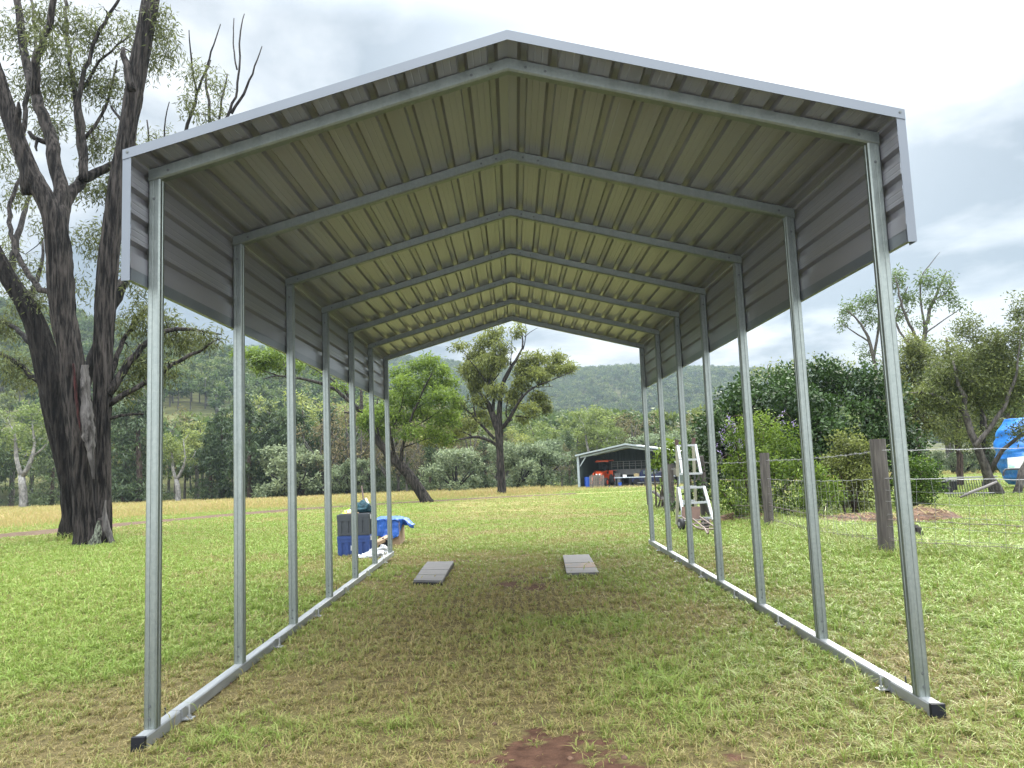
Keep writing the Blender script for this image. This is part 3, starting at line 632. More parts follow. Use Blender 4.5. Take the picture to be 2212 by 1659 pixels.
    for s_ in (-1, 1): mb = MB(); mb.box((s_*(ww+.12)*.25, 0, hh+.004), ((ww+.12)*.5-.004, .6, .006)); mb.build('flap', MT['cardboard'], root)
    # tarp: a draped closed sheet over the carton with a stuffed end reaching to the right
    xa = PD(812, 1140, dd)[0]; xb = PD(890, 1140, dd)[0]; nu, nv = 70, 44; Uu = np.linspace(0, 1, nu); Vv = np.linspace(0, 1, nv); UU, VV = np.meshgrid(Uu, Vv)
    xx = xa+(xb-xa)*UU; br = (xR+.06-xa)/(xb-xa)     # where the carton ends
    ang = -.62*math.pi+VV*1.24*math.pi                # around the section
    body = 1-sm((UU-br+.05)/.12); topz = zt2+.045-.05*UU**2-.10*sm((UU-.72)/.28); thick = .07*(1-sm((UU-.9)/.1)*.6)
    front = -.34*body-.19*(1-body); front = front*(1-.5*sm((UU-.88)/.12))
    cz = np.cos(ang); sy = np.sin(ang); drop = (.24-.10*UU/br*0)*body*sm((np.abs(ang)-1.2)/.7)
    yy = yc+.3+np.abs(front)*np.sign(sy)*np.minimum(1, np.abs(sy)*1.6)*np.where(np.abs(ang) > 1.5, np.where(body > .5, 1.0, .75), 1)
    zz = topz-thick*(1-cz)*.9-drop+.035*(fbm(UU*9, VV*9, 4, 71)-.5)+.02*np.sin(UU*23+VV*11)*(np.abs(ang) > 1.0)
    yy = yy+.03*(fbm(UU*7+3, VV*8, 3, 73)-.5)*2
    V = np.stack([xx, yy, zz], -1).reshape(-1, 3); i = np.arange(nv-1)[:, None]*nu; j = np.arange(nu-1)[None]; F = np.stack([i+j, i+j+1, i+nu+j+1, i+nu+j], -1).reshape(-1, 4)
    c = np.array([(xa+xb)/2, yc+.3, zt2]); mb = MB(); mb.add(V-c, F); o = mb.build('tarpaulin', MT['tarp_blue'], None, True); o.location = c
    so_ = o.modifiers.new('thick', 'SOLIDIFY'); so_.thickness = .006; tag(o, 'creased bright blue tarpaulin draped over the carton and sticking out to the right', 'tarpaulin')
    q = hit(800, 1206); lump('plastic_bag', (q[0], q[1]+.12, q[2]), .19, .13, .10, MT['plastic_bag'], 'crumpled white plastic bag on the grass in front of the blue crate', 'plastic bag', 21, 1.0)
    q = hit(822, 1199); lump('plastic_wrap', (q[0]-.02, q[1]+.15, q[2]), .16, .12, .10, MT['plastic_bag'], 'white plastic wrapping lying beside the last left post', 'plastic wrap', 27, 1.0)
    a = PD(800, 1187, d+.45); b = PD(842, 1172, d+.9); mb = MB(); z_ = float(g0(a[0], a[1])); mb.beam((a[0], a[1], z_+.10), (b[0], b[1], z_+.20), .12, .05)
    o = shift(mb, a).build('torn_carton', MT['cardboard']); o.location = a; tag(o, 'torn flat brown carton poking out of the white plastic wrapping', 'carton')
    a2 = PD(832, 1175, d+.75); mb = MB(); mb.box((0, 0, .1), (.16, .1, .16), rot=Matrix.Rotation(.5, 3, 'Y')); o = mb.build('black_tray', MT['black_plastic']); o.location = (a2[0], a2[1], float(g0(a2[0], a2[1]))); tag(o, 'small black plastic tray tipped beside the cardboard carton', 'tray')
_clutter()
# ---------------------------------------------------------------- far shed and what stands in it
def _shed():
    dF = 69.; th = R(20); gx = PD(1357, 1055, dF+.5); org = np.array([gx[0], gx[1], float(g0(gx[0], gx[1]))]); WD = 9.2; DP = 7.5; EH = 2.95; RH = 3.78
    def mk(name, lab, cat, lx, ly, rz=0, group=None):
        c, s = math.cos(-th), math.sin(-th); x = org[0]+lx*c-ly*s; y = org[1]+lx*s+ly*c
        o = empty(name, (x, y, org[2]), -th+rz); tag(o, lab, cat, group); return o
    root = mk('machinery_shed', 'open fronted farm machinery shed with pale steel frame beyond the paddock', 'shed', 0, 0)
    h = WD/2; mb = MB()
    def sheet(P0, P1, P2, P3, n=24, amp=.03):    # corrugated wall between corners
        P0, P1, P2, P3 = map(np.array, (P0, P1, P2, P3)); V = []; nn = np.cross(P1-P0, P3-P0); nn = nn/np.linalg.norm(nn)
        for k in range(n+1):
            f = k/n; o_ = nn*amp*(k % 2); V += [P0+(P1-P0)*f+o_, P3+(P2-P3)*f+o_]
        return V, np.array([(2*k, 2*k+2, 2*k+3, 2*k+1) for k in range(n)])
    for a in (sheet((-h, 0, 0), (-h, DP, 0), (-h, DP, EH), (-h, 0, EH), 40), sheet((h, DP, 0), (h, 0, 0), (h, 0, EH), (h, DP, EH), 40)): mb = MB(); mb.add(*a); mb.build('side_wall', MT['shed_wall'], root)
    mb = MB()
    mb.add(*sheet((-h, DP, 0), (0, DP, 0), (0, DP, RH), (-h, DP, EH), 30)); mb.add(*sheet((0, DP, 0), (h, DP, 0), (h, DP, EH), (0, DP, RH), 30)); mb.build('back_wall', MT['shed_wall'], root)
    for s in (-1, 1):
        mb = MB(); V, F = sheet((0, -.3, RH+.06), (0, DP+.2, RH+.06), (s*(h+.2), DP+.2, EH+.02), (s*(h+.2), -.3, EH+.02), 50, .04); mb.add(V, F); mb.build('roof', MT['shed_roof'], root)
        mb = MB(); mb.beam((s*h, 0, 0), (s*h, 0, EH), .20, .20, (0, 1, 0)); mb.build('post', MT['shed_frame'], root)
        mb = MB(); mb.beam((s*(h-.2), .02, EH-.12), (0, .02, RH-.14), .10, .16, (0, 0, 1)); mb.build('rafter', MT['shed_frame'], root)
        mb = MB(); mb.beam((s*(h+.2), -.32, EH+.05), (0, -.32, RH+.09), .04, .14); mb.build('barge_board', MT['shed_frame'], root)
        mb = MB(); mb.beam((s*(h-.15), .02, EH-.95), (s*(h-.75), .02, EH-.10), .07, .10); mb.build('knee_brace', MT['shed_frame'], root)
    mb = MB(); mb.box((0, DP/2, .02), (WD-.1, DP-.1, .05)); mb.build('slab', MT['shed_floor'], root)
    # tractor
    t = mk('tractor', 'orange farm tractor with a flat sunshade parked at the left of the shed mouth', 'tractor', -2.75, 1.6, R(-8))
    mb = MB(); mb.box((0, -.2, 1.05), (.56, 1.5, .5)); mb.box((0, -.25, 1.36), (.5, 1.4, .14), taper=.8); mb.box((0, .9, .9), (1.1, .8, .5)); mb.build('body', MT['tractor_orange'], t)
    mb = MB(); mb.box((0, -.99, 1.0), (.5, .06, .32)); mb.build('grille', MT['black_plastic'], t)
    for s in (-1, 1): mb = MB(); mb.box((s*.16, -1.03, 1.16), (.15, .04, .12)); mb.build('headlight', MT['lamp_white'], t)
    mb = MB(); mb.box((0, .85, 2.42), (1.35, 1.5, .12), taper=.9); mb.beam((-.66, .1, 2.36), (.66, .1, 2.36), .1, .1); mb.build('sunshade', MT['tractor_orange'], t)
    mb = MB()
    for s in (-1, 1): mb.beam((s*.5, 1.15, 1.1), (s*.5, 1.1, 2.38), .05, .05)
    mb.build('roll_bar', MT['dark_steel'], t)
    for s in (-1, 1):
        for (yy, r_, w_) in ((1.0, .72, .38), (-.75, .42, .24)):
            mb = MB(); mb.tube([(s*.55, yy, r_), (s*(.55+w_*.2), yy, r_), (s*(.55+w_*.8), yy, r_), (s*(.55+w_), yy, r_)], [r_*.88, r_, r_, r_*.88], 24); w = mb.build('wheel', MT['tyre'], t)
            mb = MB(); mb.cyl((s*(.55+w_-.02), yy, r_), (s*(.55+w_+.015), yy, r_), r_*.5, 16); mb.build('rim', MT['tractor_orange'], w)
        mb = MB(); mb.box((s*.72, .95, 1.45), (.42, 1.0, .07)); mb.box((s*.72, .44, 1.2), (.42, .06, .5)); mb.build('mudguard', MT['tractor_orange'], t)
        mb = MB(); mb.beam((s*.42, .2, 1.45), (s*.42, -1.1, 1.25), .09, .14); mb.beam((s*.42, -1.1, 1.25), (s*.42, -1.75, .35), .09, .14); mb.build('loader_arm', MT['tractor_orange'], t)
    mb = MB(); mb.box((0, .9, 1.55), (.5, .45, .1)); mb.box((0, 1.12, 1.8), (.5, .08, .5)); mb.build('seat', MT['black_plastic'], t)
    for k, (ox, oy) in enumerate(((-3.12, -.62), (-2.45, -.50))):
        p = mk('timber_pallet', ('weathered timber pallet leaning upright before the tractor, left one', 'weathered timber pallet leaning upright before the tractor, right one')[k], 'pallet', ox, oy, 0, 'upright pallets before the tractor')
        for q in range(5): mb = MB(); mb.beam((-.29+q*.145, 0, .02), (-.29+q*.145, .14, 1.12+.03*((q*5+k) % 3)), .1, .022, (0, 1, 0)); mb.build('slat', MT['pallet_wood'], p)
        mb = MB()
        for z in (.15, .55, 1.0): mb.box((0, .045+z*.125, z), (.66, .05, .09))
        mb.build('bearer', MT['pallet_wood'], p)
    d_ = mk('plastic_drum', 'blue plastic drum standing just inside the left shed post', 'drum', -3.98, .7)
    mb = MB(); mb.tube([(0, 0, 0), (0, 0, .03), (0, 0, .3), (0, 0, .33), (0, 0, .62), (0, 0, .65), (0, 0, .92), (0, 0, .95)], [.27, .29, .29, .305, .29, .305, .29, .25], 20); mb.build('barrel', MT['drum_blue'], d_)
    mb = MB(); mb.tube([(0, 0, .90), (0, 0, .97)], [.298, .298], 20); mb.build('rim', MT['drum_blue'], d_)
    f = mk('chest_fridge', 'pale grey metal cabinet standing behind the tractor wheel', 'cabinet', -1.55, 2.6); mb = MB(); mb.box((0, 0, .6), (.7, .6, 1.15)); mb.build('case', MT['pale_grey'], f); mb = MB(); mb.box((0, -.31, .62), (.64, .03, 1.0)); mb.build('door', MT['pale_grey'], f); f.name = 'metal_cabinet'
    # stock crate truck: body with rails
    k = mk('stock_truck', 'flatbed truck with pale stock rails parked at the back of the shed', 'truck', .4, 4.6)
    mb = MB()
    for z in (2.28, 2.05, 1.85): mb.beam((-2.6, -1.1, z), (2.6, -1.1, z), .05, .05)
    for q in range(10): mb.beam((-2.6+q*.578, -1.1, 1.25), (-2.6+q*.578, -1.1, 2.3), .05, .05)
    mb.build('side_rail', MT['pale_grey'], k); mb = MB(); mb.box((-.5, 0, 1.05), (4.2, 2.1, .12)); mb.box((-1.0, -.98, 1.32), (3.1, .05, .42)); mb.build('tray', MT['pale_grey'], k)
    for s in (-2.0, 1.9): mb = MB(); mb.cyl((s, -1.02, .45), (s, -.78, .45), .42, 20); mb.build('wheel', MT['tyre'], k)
    mb = MB(); mb.box((2.1, 0, 1.3), (1.2, 1.9, 1.5), taper=.9); mb.build('cab', MT['pale_grey'], k)
    c = mk('parked_car', 'dark blue small car parked in the shed in front of the truck', 'car', 1.75, 2.6)
    mb = MB(); prof = [(-1.9, .35), (-1.95, .8), (-1.2, .92), (-.75, 1.45), (.75, 1.5), (1.3, 1.05), (1.95, .95), (2.0, .4)]; n = len(prof); V = [(a, -.8, b) for a, b in prof]+[(a, .8, b) for a, b in prof]
    mb.add(V, [(q, (q+1) % n, n+(q+1) % n, n+q) for q in range(n)]+[tuple(range(n-1, -1, -1)), tuple(range(n, 2*n))]); mb.build('body', MT['car_navy'], c)
    for a, b in ((-.62, -.06), (.0, .6)): mb = MB(); mb.box(((a+b)/2, -.815, 1.2), (b-a, .03, .32)); mb.build('window', MT['glass_dark'], c)
    for s in (-1.25, 1.25): mb = MB(); mb.cyl((s, -.86, .32), (s, -.6, .32), .32, 20); mb.build('wheel', MT['tyre'], c)
    b = mk('boat', 'beige covered boat on a trailer at the right side of the shed', 'boat', 3.4, 3.2); mb = MB(); prof = [(-.9, .9), (-1., 1.5), (.9, 1.55), (.75, .9), (.3, .7), (-.5, .7)]; V = [(a, -1.2, c_) for a, c_ in prof]+[(a*.9, 1.6, c_) for a, c_ in prof]; n = 6
    mb.add(V, [(q, (q+1) % n, n+(q+1) % n, n+q) for q in range(n)]+[tuple(range(n)), tuple(range(n, 2*n))]); mb.build('hull', MT['beige_paint'], b)
    mb = MB(); mb.box((0, .2, 1.75), (1.3, 1.8, .4), taper=.7); mb.build('cover', MT['pale_grey'], b); mb = MB(); mb.beam((-.6, -1.2, .45), (-.6, 1.6, .45), .1, .1); mb.beam((.6, -1.2, .45), (.6, 1.6, .45), .1, .1); mb.beam((-.6, 0, .45), (.6, 0, .45), .1, .1); mb.cyl((-.95, .5, .32), (-.75, .5, .32), .3, 16); mb.build('trailer', MT['dark_steel'], b)
    # workbench across the front
    w = mk('work_bench', 'long white topped work bench across the right of the shed mouth', 'bench', 1.5, .55); mb = MB(); mb.box((0, 0, .82), (5.6, .7, .07)); mb.build('bench_top', MT['bench_white'], w)
    for q in range(5): mb = MB(); mb.box((-2.7+q*1.35, 0, .395), (.08, .6, .77)); mb.build('leg', MT['dark_steel'], w)
    mb = MB(); mb.box((.9, .05, .3), (3.2, .5, .05)); mb.build('shelf', MT['pale_grey'], w)
    for n_, lab, cat, lx, sz, m in (('toolbox', 'small white box on the shed work bench left of the brown carton', 'box', -.35, (.3, .25, .18), 'lamp_white'), ('carton', 'small brown carton on the shed work bench', 'carton', .75, (.45, .35, .28), 'brown_box'),
                                   ('bucket', 'blue bucket on the ground under the left end of the shed bench', 'bucket', -.8, None, 'drum_blue')):
        o = mk(n_, lab, cat, lx, .5); mb = MB()
        if sz: mb.box((0, 0, .86+sz[2]/2), sz); mb.build('base', MT[m], o); mb = MB(); mb.box((0, 0, .86+sz[2]+.012), (sz[0]+.02, sz[1]+.02, .025)); mb.build('lid', MT[m], o)
        else:
            mb.tube([(0, -.2, .03), (0, -.2, .38)], [.15, .19], 16); mb.build('pail', MT[m], o); mb = MB(); a = np.linspace(0, math.pi, 9); mb.tube([(.19*math.cos(q), -.2, .38+.15*math.sin(q)) for q in a], .01, 6); mb.build('handle', MT['wire'], o)
_shed()
# ---------------------------------------------------------------- fence
def _fence():
    rng = random.Random(3); cols = [(1403, 23.2), (1453, 19.6), (1526, 16.6), (1662, 13.3), (1917, 8.8)]
    tops = [GP(px, d) for px, d in cols]; hs = [1.22, 1.26, 1.36, 1.30, 1.31]
    last = np.array([7.6, CAM[1]+5.9, 0]); last[2] = float(g0(last[0], last[1])); tops.append(last); hs.append(1.3)
    o = tops[4]; root = empty('wire_fence', o); tag(root, 'old wire netting fence with weathered timber posts along the right side', 'fence')
    for k, (p, h) in enumerate(zip(tops, hs)):
        mb = MB(); r_ = (.075, .08, .10, .085, .088, .08)[k]; n = 14; zz = np.linspace(-.1, h, n); a0 = rng.uniform(0, 6); lean = (.0, .005, -.035, .0, .0, 0)[k]
        P = [(p[0]+lean*(z/h)*h*1.6+.006*math.sin(z*5+a0), p[1]+.006*math.cos(z*4+a0), p[2]+z) for z in zz]
        sd_ = rng.randint(1, 99)
        mb.tube(P, r_, 18, disp=lambda P_, th: 1+.10*(fbm(np.cos(th)[None]*3+np.sin(th)[None]*2+sd_, P_[:, 2:3]*.8, 3, sd_)-.5)*2+.05*np.sign(np.sin(th*4))[None]*.6)
        q = shift(mb, o).build('post', MT['fence_wood'], root)
    # diagonal stay behind the second post and old rail
    mb = MB(); a = PD(1412, 1062, 22.8); b = PD(1452, 1092, 20.2); mb.tube([a, b], [.05, .055], 10); shift(mb, o).build('stay', MT['fence_wood'], root)
    def strand(hf, r_, barbed, name, sag=.03):
        mb = MB()
        for k in range(len(tops)-1):
            p, q = tops[k], tops[k+1]; L_ = np.linalg.norm(q-p); n = max(10, int(L_/.15)); P = []
            for i in range(n+1):
                t = i/n; z = p[2]+hf*hs[k]+(q[2]+hf*hs[k+1]-p[2]-hf*hs[k])*t-sag*4*t*(1-t)
                P.append((p[0]+(q[0]-p[0])*t, p[1]+(q[1]-p[1])*t-.09, z+.006*math.sin(i*2.1)))
            mb.tube(P, r_, 4)
            if barbed:
                for i in range(1, n):
                    c = np.array(P[i]); mb.tube([c+(-.018, 0, -.012), c+(.018, 0, .012)], r_*.8, 3); mb.tube([c+(-.004, .01, .016), c+(.006, -.01, -.016)], r_*.8, 3)
        shift(mb, o).build(name, MT['wire'] if hf > .5 else MT['wire_rusty'], root)
    strand(.90, .0032, True, 'barbed_wire'); strand(.30, .0036, True, 'barbed_wire', .05); strand(.12, .0034, True, 'barbed_wire', .04); strand(.655, .0033, False, 'top_wire', .035)
    mb = MB()
    for k in range(len(tops)-1):
        p, q = tops[k], tops[k+1]; L_ = np.linalg.norm(q-p); n = int(L_/.155); hgt = [.05, .14, .24, .34, .45, .55, .655]
        def wp(t, f, j):
            z = p[2]+f*hs[k]+(q[2]+f*hs[k+1]-p[2]-f*hs[k])*t-.035*4*t*(1-t)+.010*math.sin(t*17+f*9+k); b_ = .05*math.sin(t*6+f*3+k*2)*4*t*(1-t)*(1-f)
            return (p[0]+(q[0]-p[0])*t+.012*math.sin(j*3.1+f*11), p[1]+(q[1]-p[1])*t-.09+b_, z)
        for f in hgt[:-1]: mb.tube([wp(i/(n*1.0), f, i) for i in range(n+1)], .0022, 3)
        for i in range(1, n): mb.tube([wp(i/n, f, i) for f in hgt], .0020, 3)
    shift(mb, o).build('wire_netting', MT['wire'], root)
_fence()
# ---------------------------------------------------------------- ladder frame and trolley behind the right posts
def c3(X, Y, d): return PD((1660+X/5.925)/1.1573, (1080+Y/5.925)/1.1573, d)
def _ladder():
    o = GP(1500, 13.9); root = empty('platform_ladder', o); tag(root, 'white metal ladder frame with dark topped rear legs standing beside the fence', 'ladder')
    F, B = 13.5, 14.6
    def part(name, segs, m, w=.045):
        for (a, da, b, db) in segs:
            mb = MB(); mb.beam(c3(*a, da), c3(*b, db), w, w, (0, 1, 0)); shift(mb, o).build(name, MT[m], root)
    part('rail', [((203, 205), 14.3, (275, 620), 13.9), ((463, 190), 14.3, (548, 622), 13.9)], 'ladder_white')
    part('rail', [((590, 812), 13.9, (730, 1310), 13.2), ((216, 828), 13.9, (300, 1330), 13.2)], 'ladder_white')
    part('rung', [((205, 207), 14.28, (463, 192), 14.28), ((225, 415), 14.08, (495, 405), 14.08), ((225, 622), 13.9, (555, 612), 13.9)], 'ladder_white', .036)
    part('rung', [((216, 830), 13.88, (592, 816), 13.88), ((255, 1062), 13.55, (648, 1036), 13.55), ((290, 1290), 13.25, (722, 1270), 13.25)], 'ladder_white', .036)
    part('back_leg', [((190, 200), 14.5, (203, 655), 14.6), ((205, 820), 14.6, (190, 1365), 14.8), ((432, 190), 14.5, (450, 620), 14.6), ((458, 800), 14.6, (478, 1345), 14.8)], 'ladder_beige', .05)
    part('sleeve', [((203, 655), 14.6, (205, 820), 14.6), ((451, 620), 14.6, (457, 800), 14.6)], 'dark_steel', .03)
    part('leg_tip', [((184, 112), 14.5, (190, 204), 14.5), ((441, 85), 14.5, (433, 190), 14.5)], 'handle_brown', .06)
    part('brace', [((220, 1030), 14.65, (462, 1014), 14.65), ((205, 1245), 14.72, (470, 1235), 14.72), ((230, 815), 14.6, (480, 805), 14.6)], 'ladder_white', .032)
    o2 = GP(1500, 12.6); t = empty('hand_trolley', o2); tag(t, 'rusty two wheeled hand trolley lying on the grass before the white ladder', 'trolley')
    mb = MB(); P = [c3(262, 1105, 13.15), c3(540, 1105, 13.15), c3(535, 1290, 13.0), c3(268, 1280, 13.0)]; V = [p for p in P]+[p+np.array([0, .012, 0]) for p in P]; mb.add(V, np.array([(0, 1, 2, 3), (7, 6, 5, 4), (0, 4, 5, 1), (1, 5, 6, 2), (2, 6, 7, 3), (3, 7, 4, 0)])); shift(mb, o2).build('toe_plate', MT['rust'], t)
    for nm, pts in (('frame_tube', [((275, 1262), 13.0), ((380, 1340), 12.5), ((490, 1420), 12.0), ((560, 1437), 11.9), ((740, 1435), 11.9)]), ('frame_tube', [((530, 1258), 13.0), ((640, 1330), 12.5), ((740, 1400), 12.05), ((742, 1434), 11.92)]), ('frame_tube', [((430, 1290), 12.9), ((520, 1360), 12.4), ((605, 1430), 11.9), ((640, 1508), 11.7)])):
        mb = MB(); mb.tube([c3(*a, d_) for a, d_ in pts], .014, 8); shift(mb, o2).build(nm, MT['pink_tube'], t)
    for a, b, d_ in (((440, 1310), (600, 1305), 12.7), ((430, 1358), (650, 1350), 12.4), ((470, 1405), (690, 1395), 12.1)): mb = MB(); mb.tube([c3(*a, d_), c3(*b, d_)], .009, 6); shift(mb, o2).build('cross_bar', MT['pink_tube'], t)
    mb = MB(); mb.tube([c3(648, 1440, 11.9), c3(652, 1500, 11.75)], .016, 6); shift(mb, o2).build('foot', MT['rust'], t)
    mb = MB(); mb.cyl(c3(250, 1362, 12.9), c3(620, 1348, 12.9), .012, 8); shift(mb, o2).build('axle', MT['rust'], t)
    for X, Y in ((256, 1362), (615, 1345)):
        c = c3(X, Y, 12.9); mb = MB(); ax = np.array([1, .25, 0])/1.03
        mb.tube([c-ax*.04, c-ax*.03, c+ax*.03, c+ax*.04], [.075, .095, .095, .075], 20); w = shift(mb, o2).build('wheel', MT['rubber'], t)
        mb = MB(); mb.cyl(c-ax*.045, c+ax*.045, .035, 14); shift(mb, o2).build('hub', MT['pale_grey'], w)
_ladder()
# ---------------------------------------------------------------- far right clutter
def c4(X, Y, d): return PD((2300+X/5.184)/1.1573, (1000+Y/5.184)/1.1573, d)
def _right():
    # tall tarp-wrapped load
    dd = 26.; c = GP(2207, dd+1); n1, n2 = 60, 64; t = np.linspace(0, 1, n1)[:, None]; th = np.linspace(0, 2*math.pi, n2, endpoint=False)[None]
    zt = c4(1300, 225, dd)[2]; H_ = zt-c[2]-.12
    xl = np.interp(t, [0, .1, .25, .4, .55, .7, .82, .93, 1.], [-.02, -.22, -.34, -.44, -.48, -.44, -.36, -.28, -.18]); xr = np.interp(t, [0, .3, .5, 1], [1.2, 1.9, 2.1, 1.5])
    cx = (xl+xr)/2; rx = (xr-xl)/2; ry = 1.0-.35*t**3
    f = 1+.16*(fbm(th*2.5+np.sin(th)*2, t*5, 5, 91)-.5)*2*sm(np.minimum(th, 2*math.pi-th)/.6)
    sup = lambda v: np.sign(v)*np.abs(v)**.6
    X = cx+rx*sup(np.cos(th))*f; Y = ry*sup(np.sin(th))*f+0*t; Z = .12+H_*t+0*th; V = np.stack([X, Y, Z], -1).reshape(-1, 3)
    i = np.arange(n1-1)[:, None]*n2; j = np.arange(n2)[None]; F = np.stack([i+j, i+(j+1) % n2, i+n2+(j+1) % n2, i+n2+j], -1).reshape(-1, 4)
    root = empty('wrapped_load', c); tag(root, 'tall load wrapped in bright blue tarpaulin behind the leaning tree at the right edge', 'covered load')
    mb = MB(); mb.add(V, F); mb.F.append(np.array([list(range((n1-1)*n2, n1*n2))])); mb.mi.append(np.array([0])); mb.t.append(np.array([.5])); mb.build('wrap', MT['tarp_cyan'], root, True)
    def loc(X_, Y_, d_): return c4(X_, Y_, d_)-c
    a, b = loc(1140, 750, 25.55), loc(1420, 725, 25.55); a2, b2 = loc(1150, 890, 25.5), loc(1420, 885, 25.5)
    mb = MB(); P = [a2, b2, b, a]; V = [p for p in P]+[p+np.array([0, .05, 0]) for p in P]; mb.add(V, np.array([(0, 1, 2, 3), (7, 6, 5, 4), (0, 4, 5, 1), (1, 5, 6, 2), (2, 6, 7, 3), (3, 7, 4, 0)])); bd = mb.build('board', MT['board_white'], root)
    mb = MB()
    for k, (x0, x1, yy, hh) in enumerate(((1158, 1196, 842, 9), (1158, 1176, 866, 13), (1180, 1196, 866, 13), (1206, 1226, 862, 22))):
        p, q = loc(x0, yy, 25.48), loc(x1, yy, 25.48); mb.beam(p, q, .012, hh/5.184/1.157/FOC*25.5*1.0)
    mb.build('printed_mark', MT['board_green'], bd)
    mb = MB(); mb.tube([loc(1080, 985, 25.3), loc(1082, 930, 25.3), loc(1105, 900, 25.3), loc(1250, 893, 25.3), loc(1430, 888, 25.3)], .03, 8); mb.build('hoop_rail', MT['dark_steel'], root)
    # flat trailer
    d1 = 25.; o = GP(2025, d1); r_ = empty('flat_trailer', o); tag(r_, 'dark flat trailer with pale side rails half hidden behind the low bush', 'trailer')
    mb = MB(); mb.beam(c4(150, 1018, d1)-o, c4(990, 990, d1+1.5)-o, .08, .05); mb.build('side_rail', MT['pale_grey'], r_); mb = MB(); mb.beam(c4(180, 1052, d1-.2)-o, c4(470, 1042, d1-.2)-o, .06, .05); mb.build('side_rail', MT['pale_grey'], r_)
    mb = MB(); q0, q1 = c4(210, 1055, d1)-o, c4(465, 1165, d1)-o; mb.box(((q0[0]+q1[0])/2, .5, (q0[2]+q1[2])/2), (q1[0]-q0[0], 1.2, q0[2]-q1[2])); mb.build('tool_box', MT['black_plastic'], r_)
    mb = MB(); w = c4(320, 1215, d1)-o; mb.cyl((w[0]-.0, w[1]-.1, .26), (w[0]+.08, w[1]+.12, .26), .27, 20); mb.build('wheel', MT['tyre'], r_)
    # steel gate panel lying in the grass line
    d2 = 21.; o = GP(2090, d2); g = empty('steel_gate', o); tag(g, 'slim barred steel gate panel standing in the long grass behind the fence', 'gate')
    for k in range(19):
        X0 = 330+k*33; mb = MB(); a = c4(X0, 1035-k*.3, d2)-o; b = c4(X0+40+k*.8, 1262-k*.8, d2)-o; b[2] = max(b[2], .02); mb.tube([a, b], .009, 5); mb.build('bar', MT['dark_steel'], g)
    for Y in (1032, 1210): mb = MB(); mb.tube([c4(318, Y, d2)-o, c4(960, Y-8, d2)-o], .011, 6); mb.build('cross_rail', MT['wire'], g)
    o = GP(2110, 20.4); mb = MB(); a, b = c4(520, 1262, 20.4), c4(995, 1058, 20.4); mb.tube([a, a+(b-a)*.3+np.array([0, 0, .01]), a+(b-a)*.7-np.array([0, 0, .01]), b], [.025, .04, .04, .03], 12, disp=lambda P_, th: 1+.12*(fbm(np.cos(th)[None]*2+3, P_[:, :1]*3, 3, 5)-.5)*2)
    ob = shift(mb, o).build('fallen_log', MT['log_grey'], None, True); ob.location = o; tag(ob, 'bare grey log leaning up from the grass across the barred gate', 'log')
    # mulch / straw heaps
    for (px, d_, rx, ry, h, lab, sd_) in ((2000, 13.5, .72, .5, .26, 'brown heap of dry clippings and bark right of the nearest fence post', 3), (1850, 13.9, 1.1, .5, .15, 'long low heap of dry brown clippings under the bushes', 6), (1610, 15.2, 1.0, .45, .16, 'low heap of brown clippings behind the leaning fence post', 9)):
        c = GP(px, d_); n1, n2 = 22, 48; t = np.linspace(0, 1, n1)[:, None]; th = np.linspace(0, 2*math.pi, n2, endpoint=False)[None]; X = rx*t*np.cos(th); Y = ry*t*np.sin(th)
        Z = h*(1-t**2)*(.6+.8*fbm(X*4+sd_, Y*4, 4, sd_))-.03*t+.03*(fbm(X*15, Y*15, 3, sd_)-.5); V = np.stack([X, Y, Z+0*th], -1).reshape(-1, 3); i = np.arange(n1-1)[:, None]*n2; j = np.arange(n2)[None]
        F = np.stack([i+j, i+n2+j, i+n2+(j+1) % n2, i+(j+1) % n2], -1).reshape(-1, 4); mb = MB(); mb.add(V, F); ob = mb.build('mulch_heap', MT['mulch'], None, True); ob.location = c; tag(ob, lab, 'mulch heap', 'heaps of garden clippings')
        rng = np.random.default_rng(sd_)
        mb = MB(); n = 190; a = rng.uniform(0, 6.28, n); rr = np.sqrt(rng.random(n))*.95; P = np.stack([rx*rr*np.cos(a), ry*rr*np.sin(a), h*(1-rr**2)*.95+.02], -1); D = rng.normal(0, 1, (n, 3))*(.09, .09, .02); S = np.cross(D, (0, 0, 1)); S = S/np.linalg.norm(S, axis=1)[:, None]*.006
        V = np.stack([P-D-S, P+D-S, P+D+S, P-D+S], 1).reshape(-1, 3); b0 = np.arange(n)*4; mb.add(V, np.stack([b0, b0+1, b0+2, b0+3], -1), 0, rng.uniform(0, .4, n)); mb.build('straw', MT['grass_long'], ob)
    c = GP(1975, 10.2); mb = MB(); mb.tube([(0, 0, -.05), (.0, 0, .08), (.03, 0, .17), (.03, 0, .2)], [.13, .12, .08, .03], 12, disp=lambda P_, th: 1+.25*(fbm(np.cos(th)[None]*2+3, P_[:, 2:]*9+np.sin(th)[None], 3, 5)-.5)*2)
    ob = mb.build('tree_stump', MT['bark_black']); ob.location = c; tag(ob, 'small dark broken stump in the grass behind the nearest fence post', 'stump')
_right()
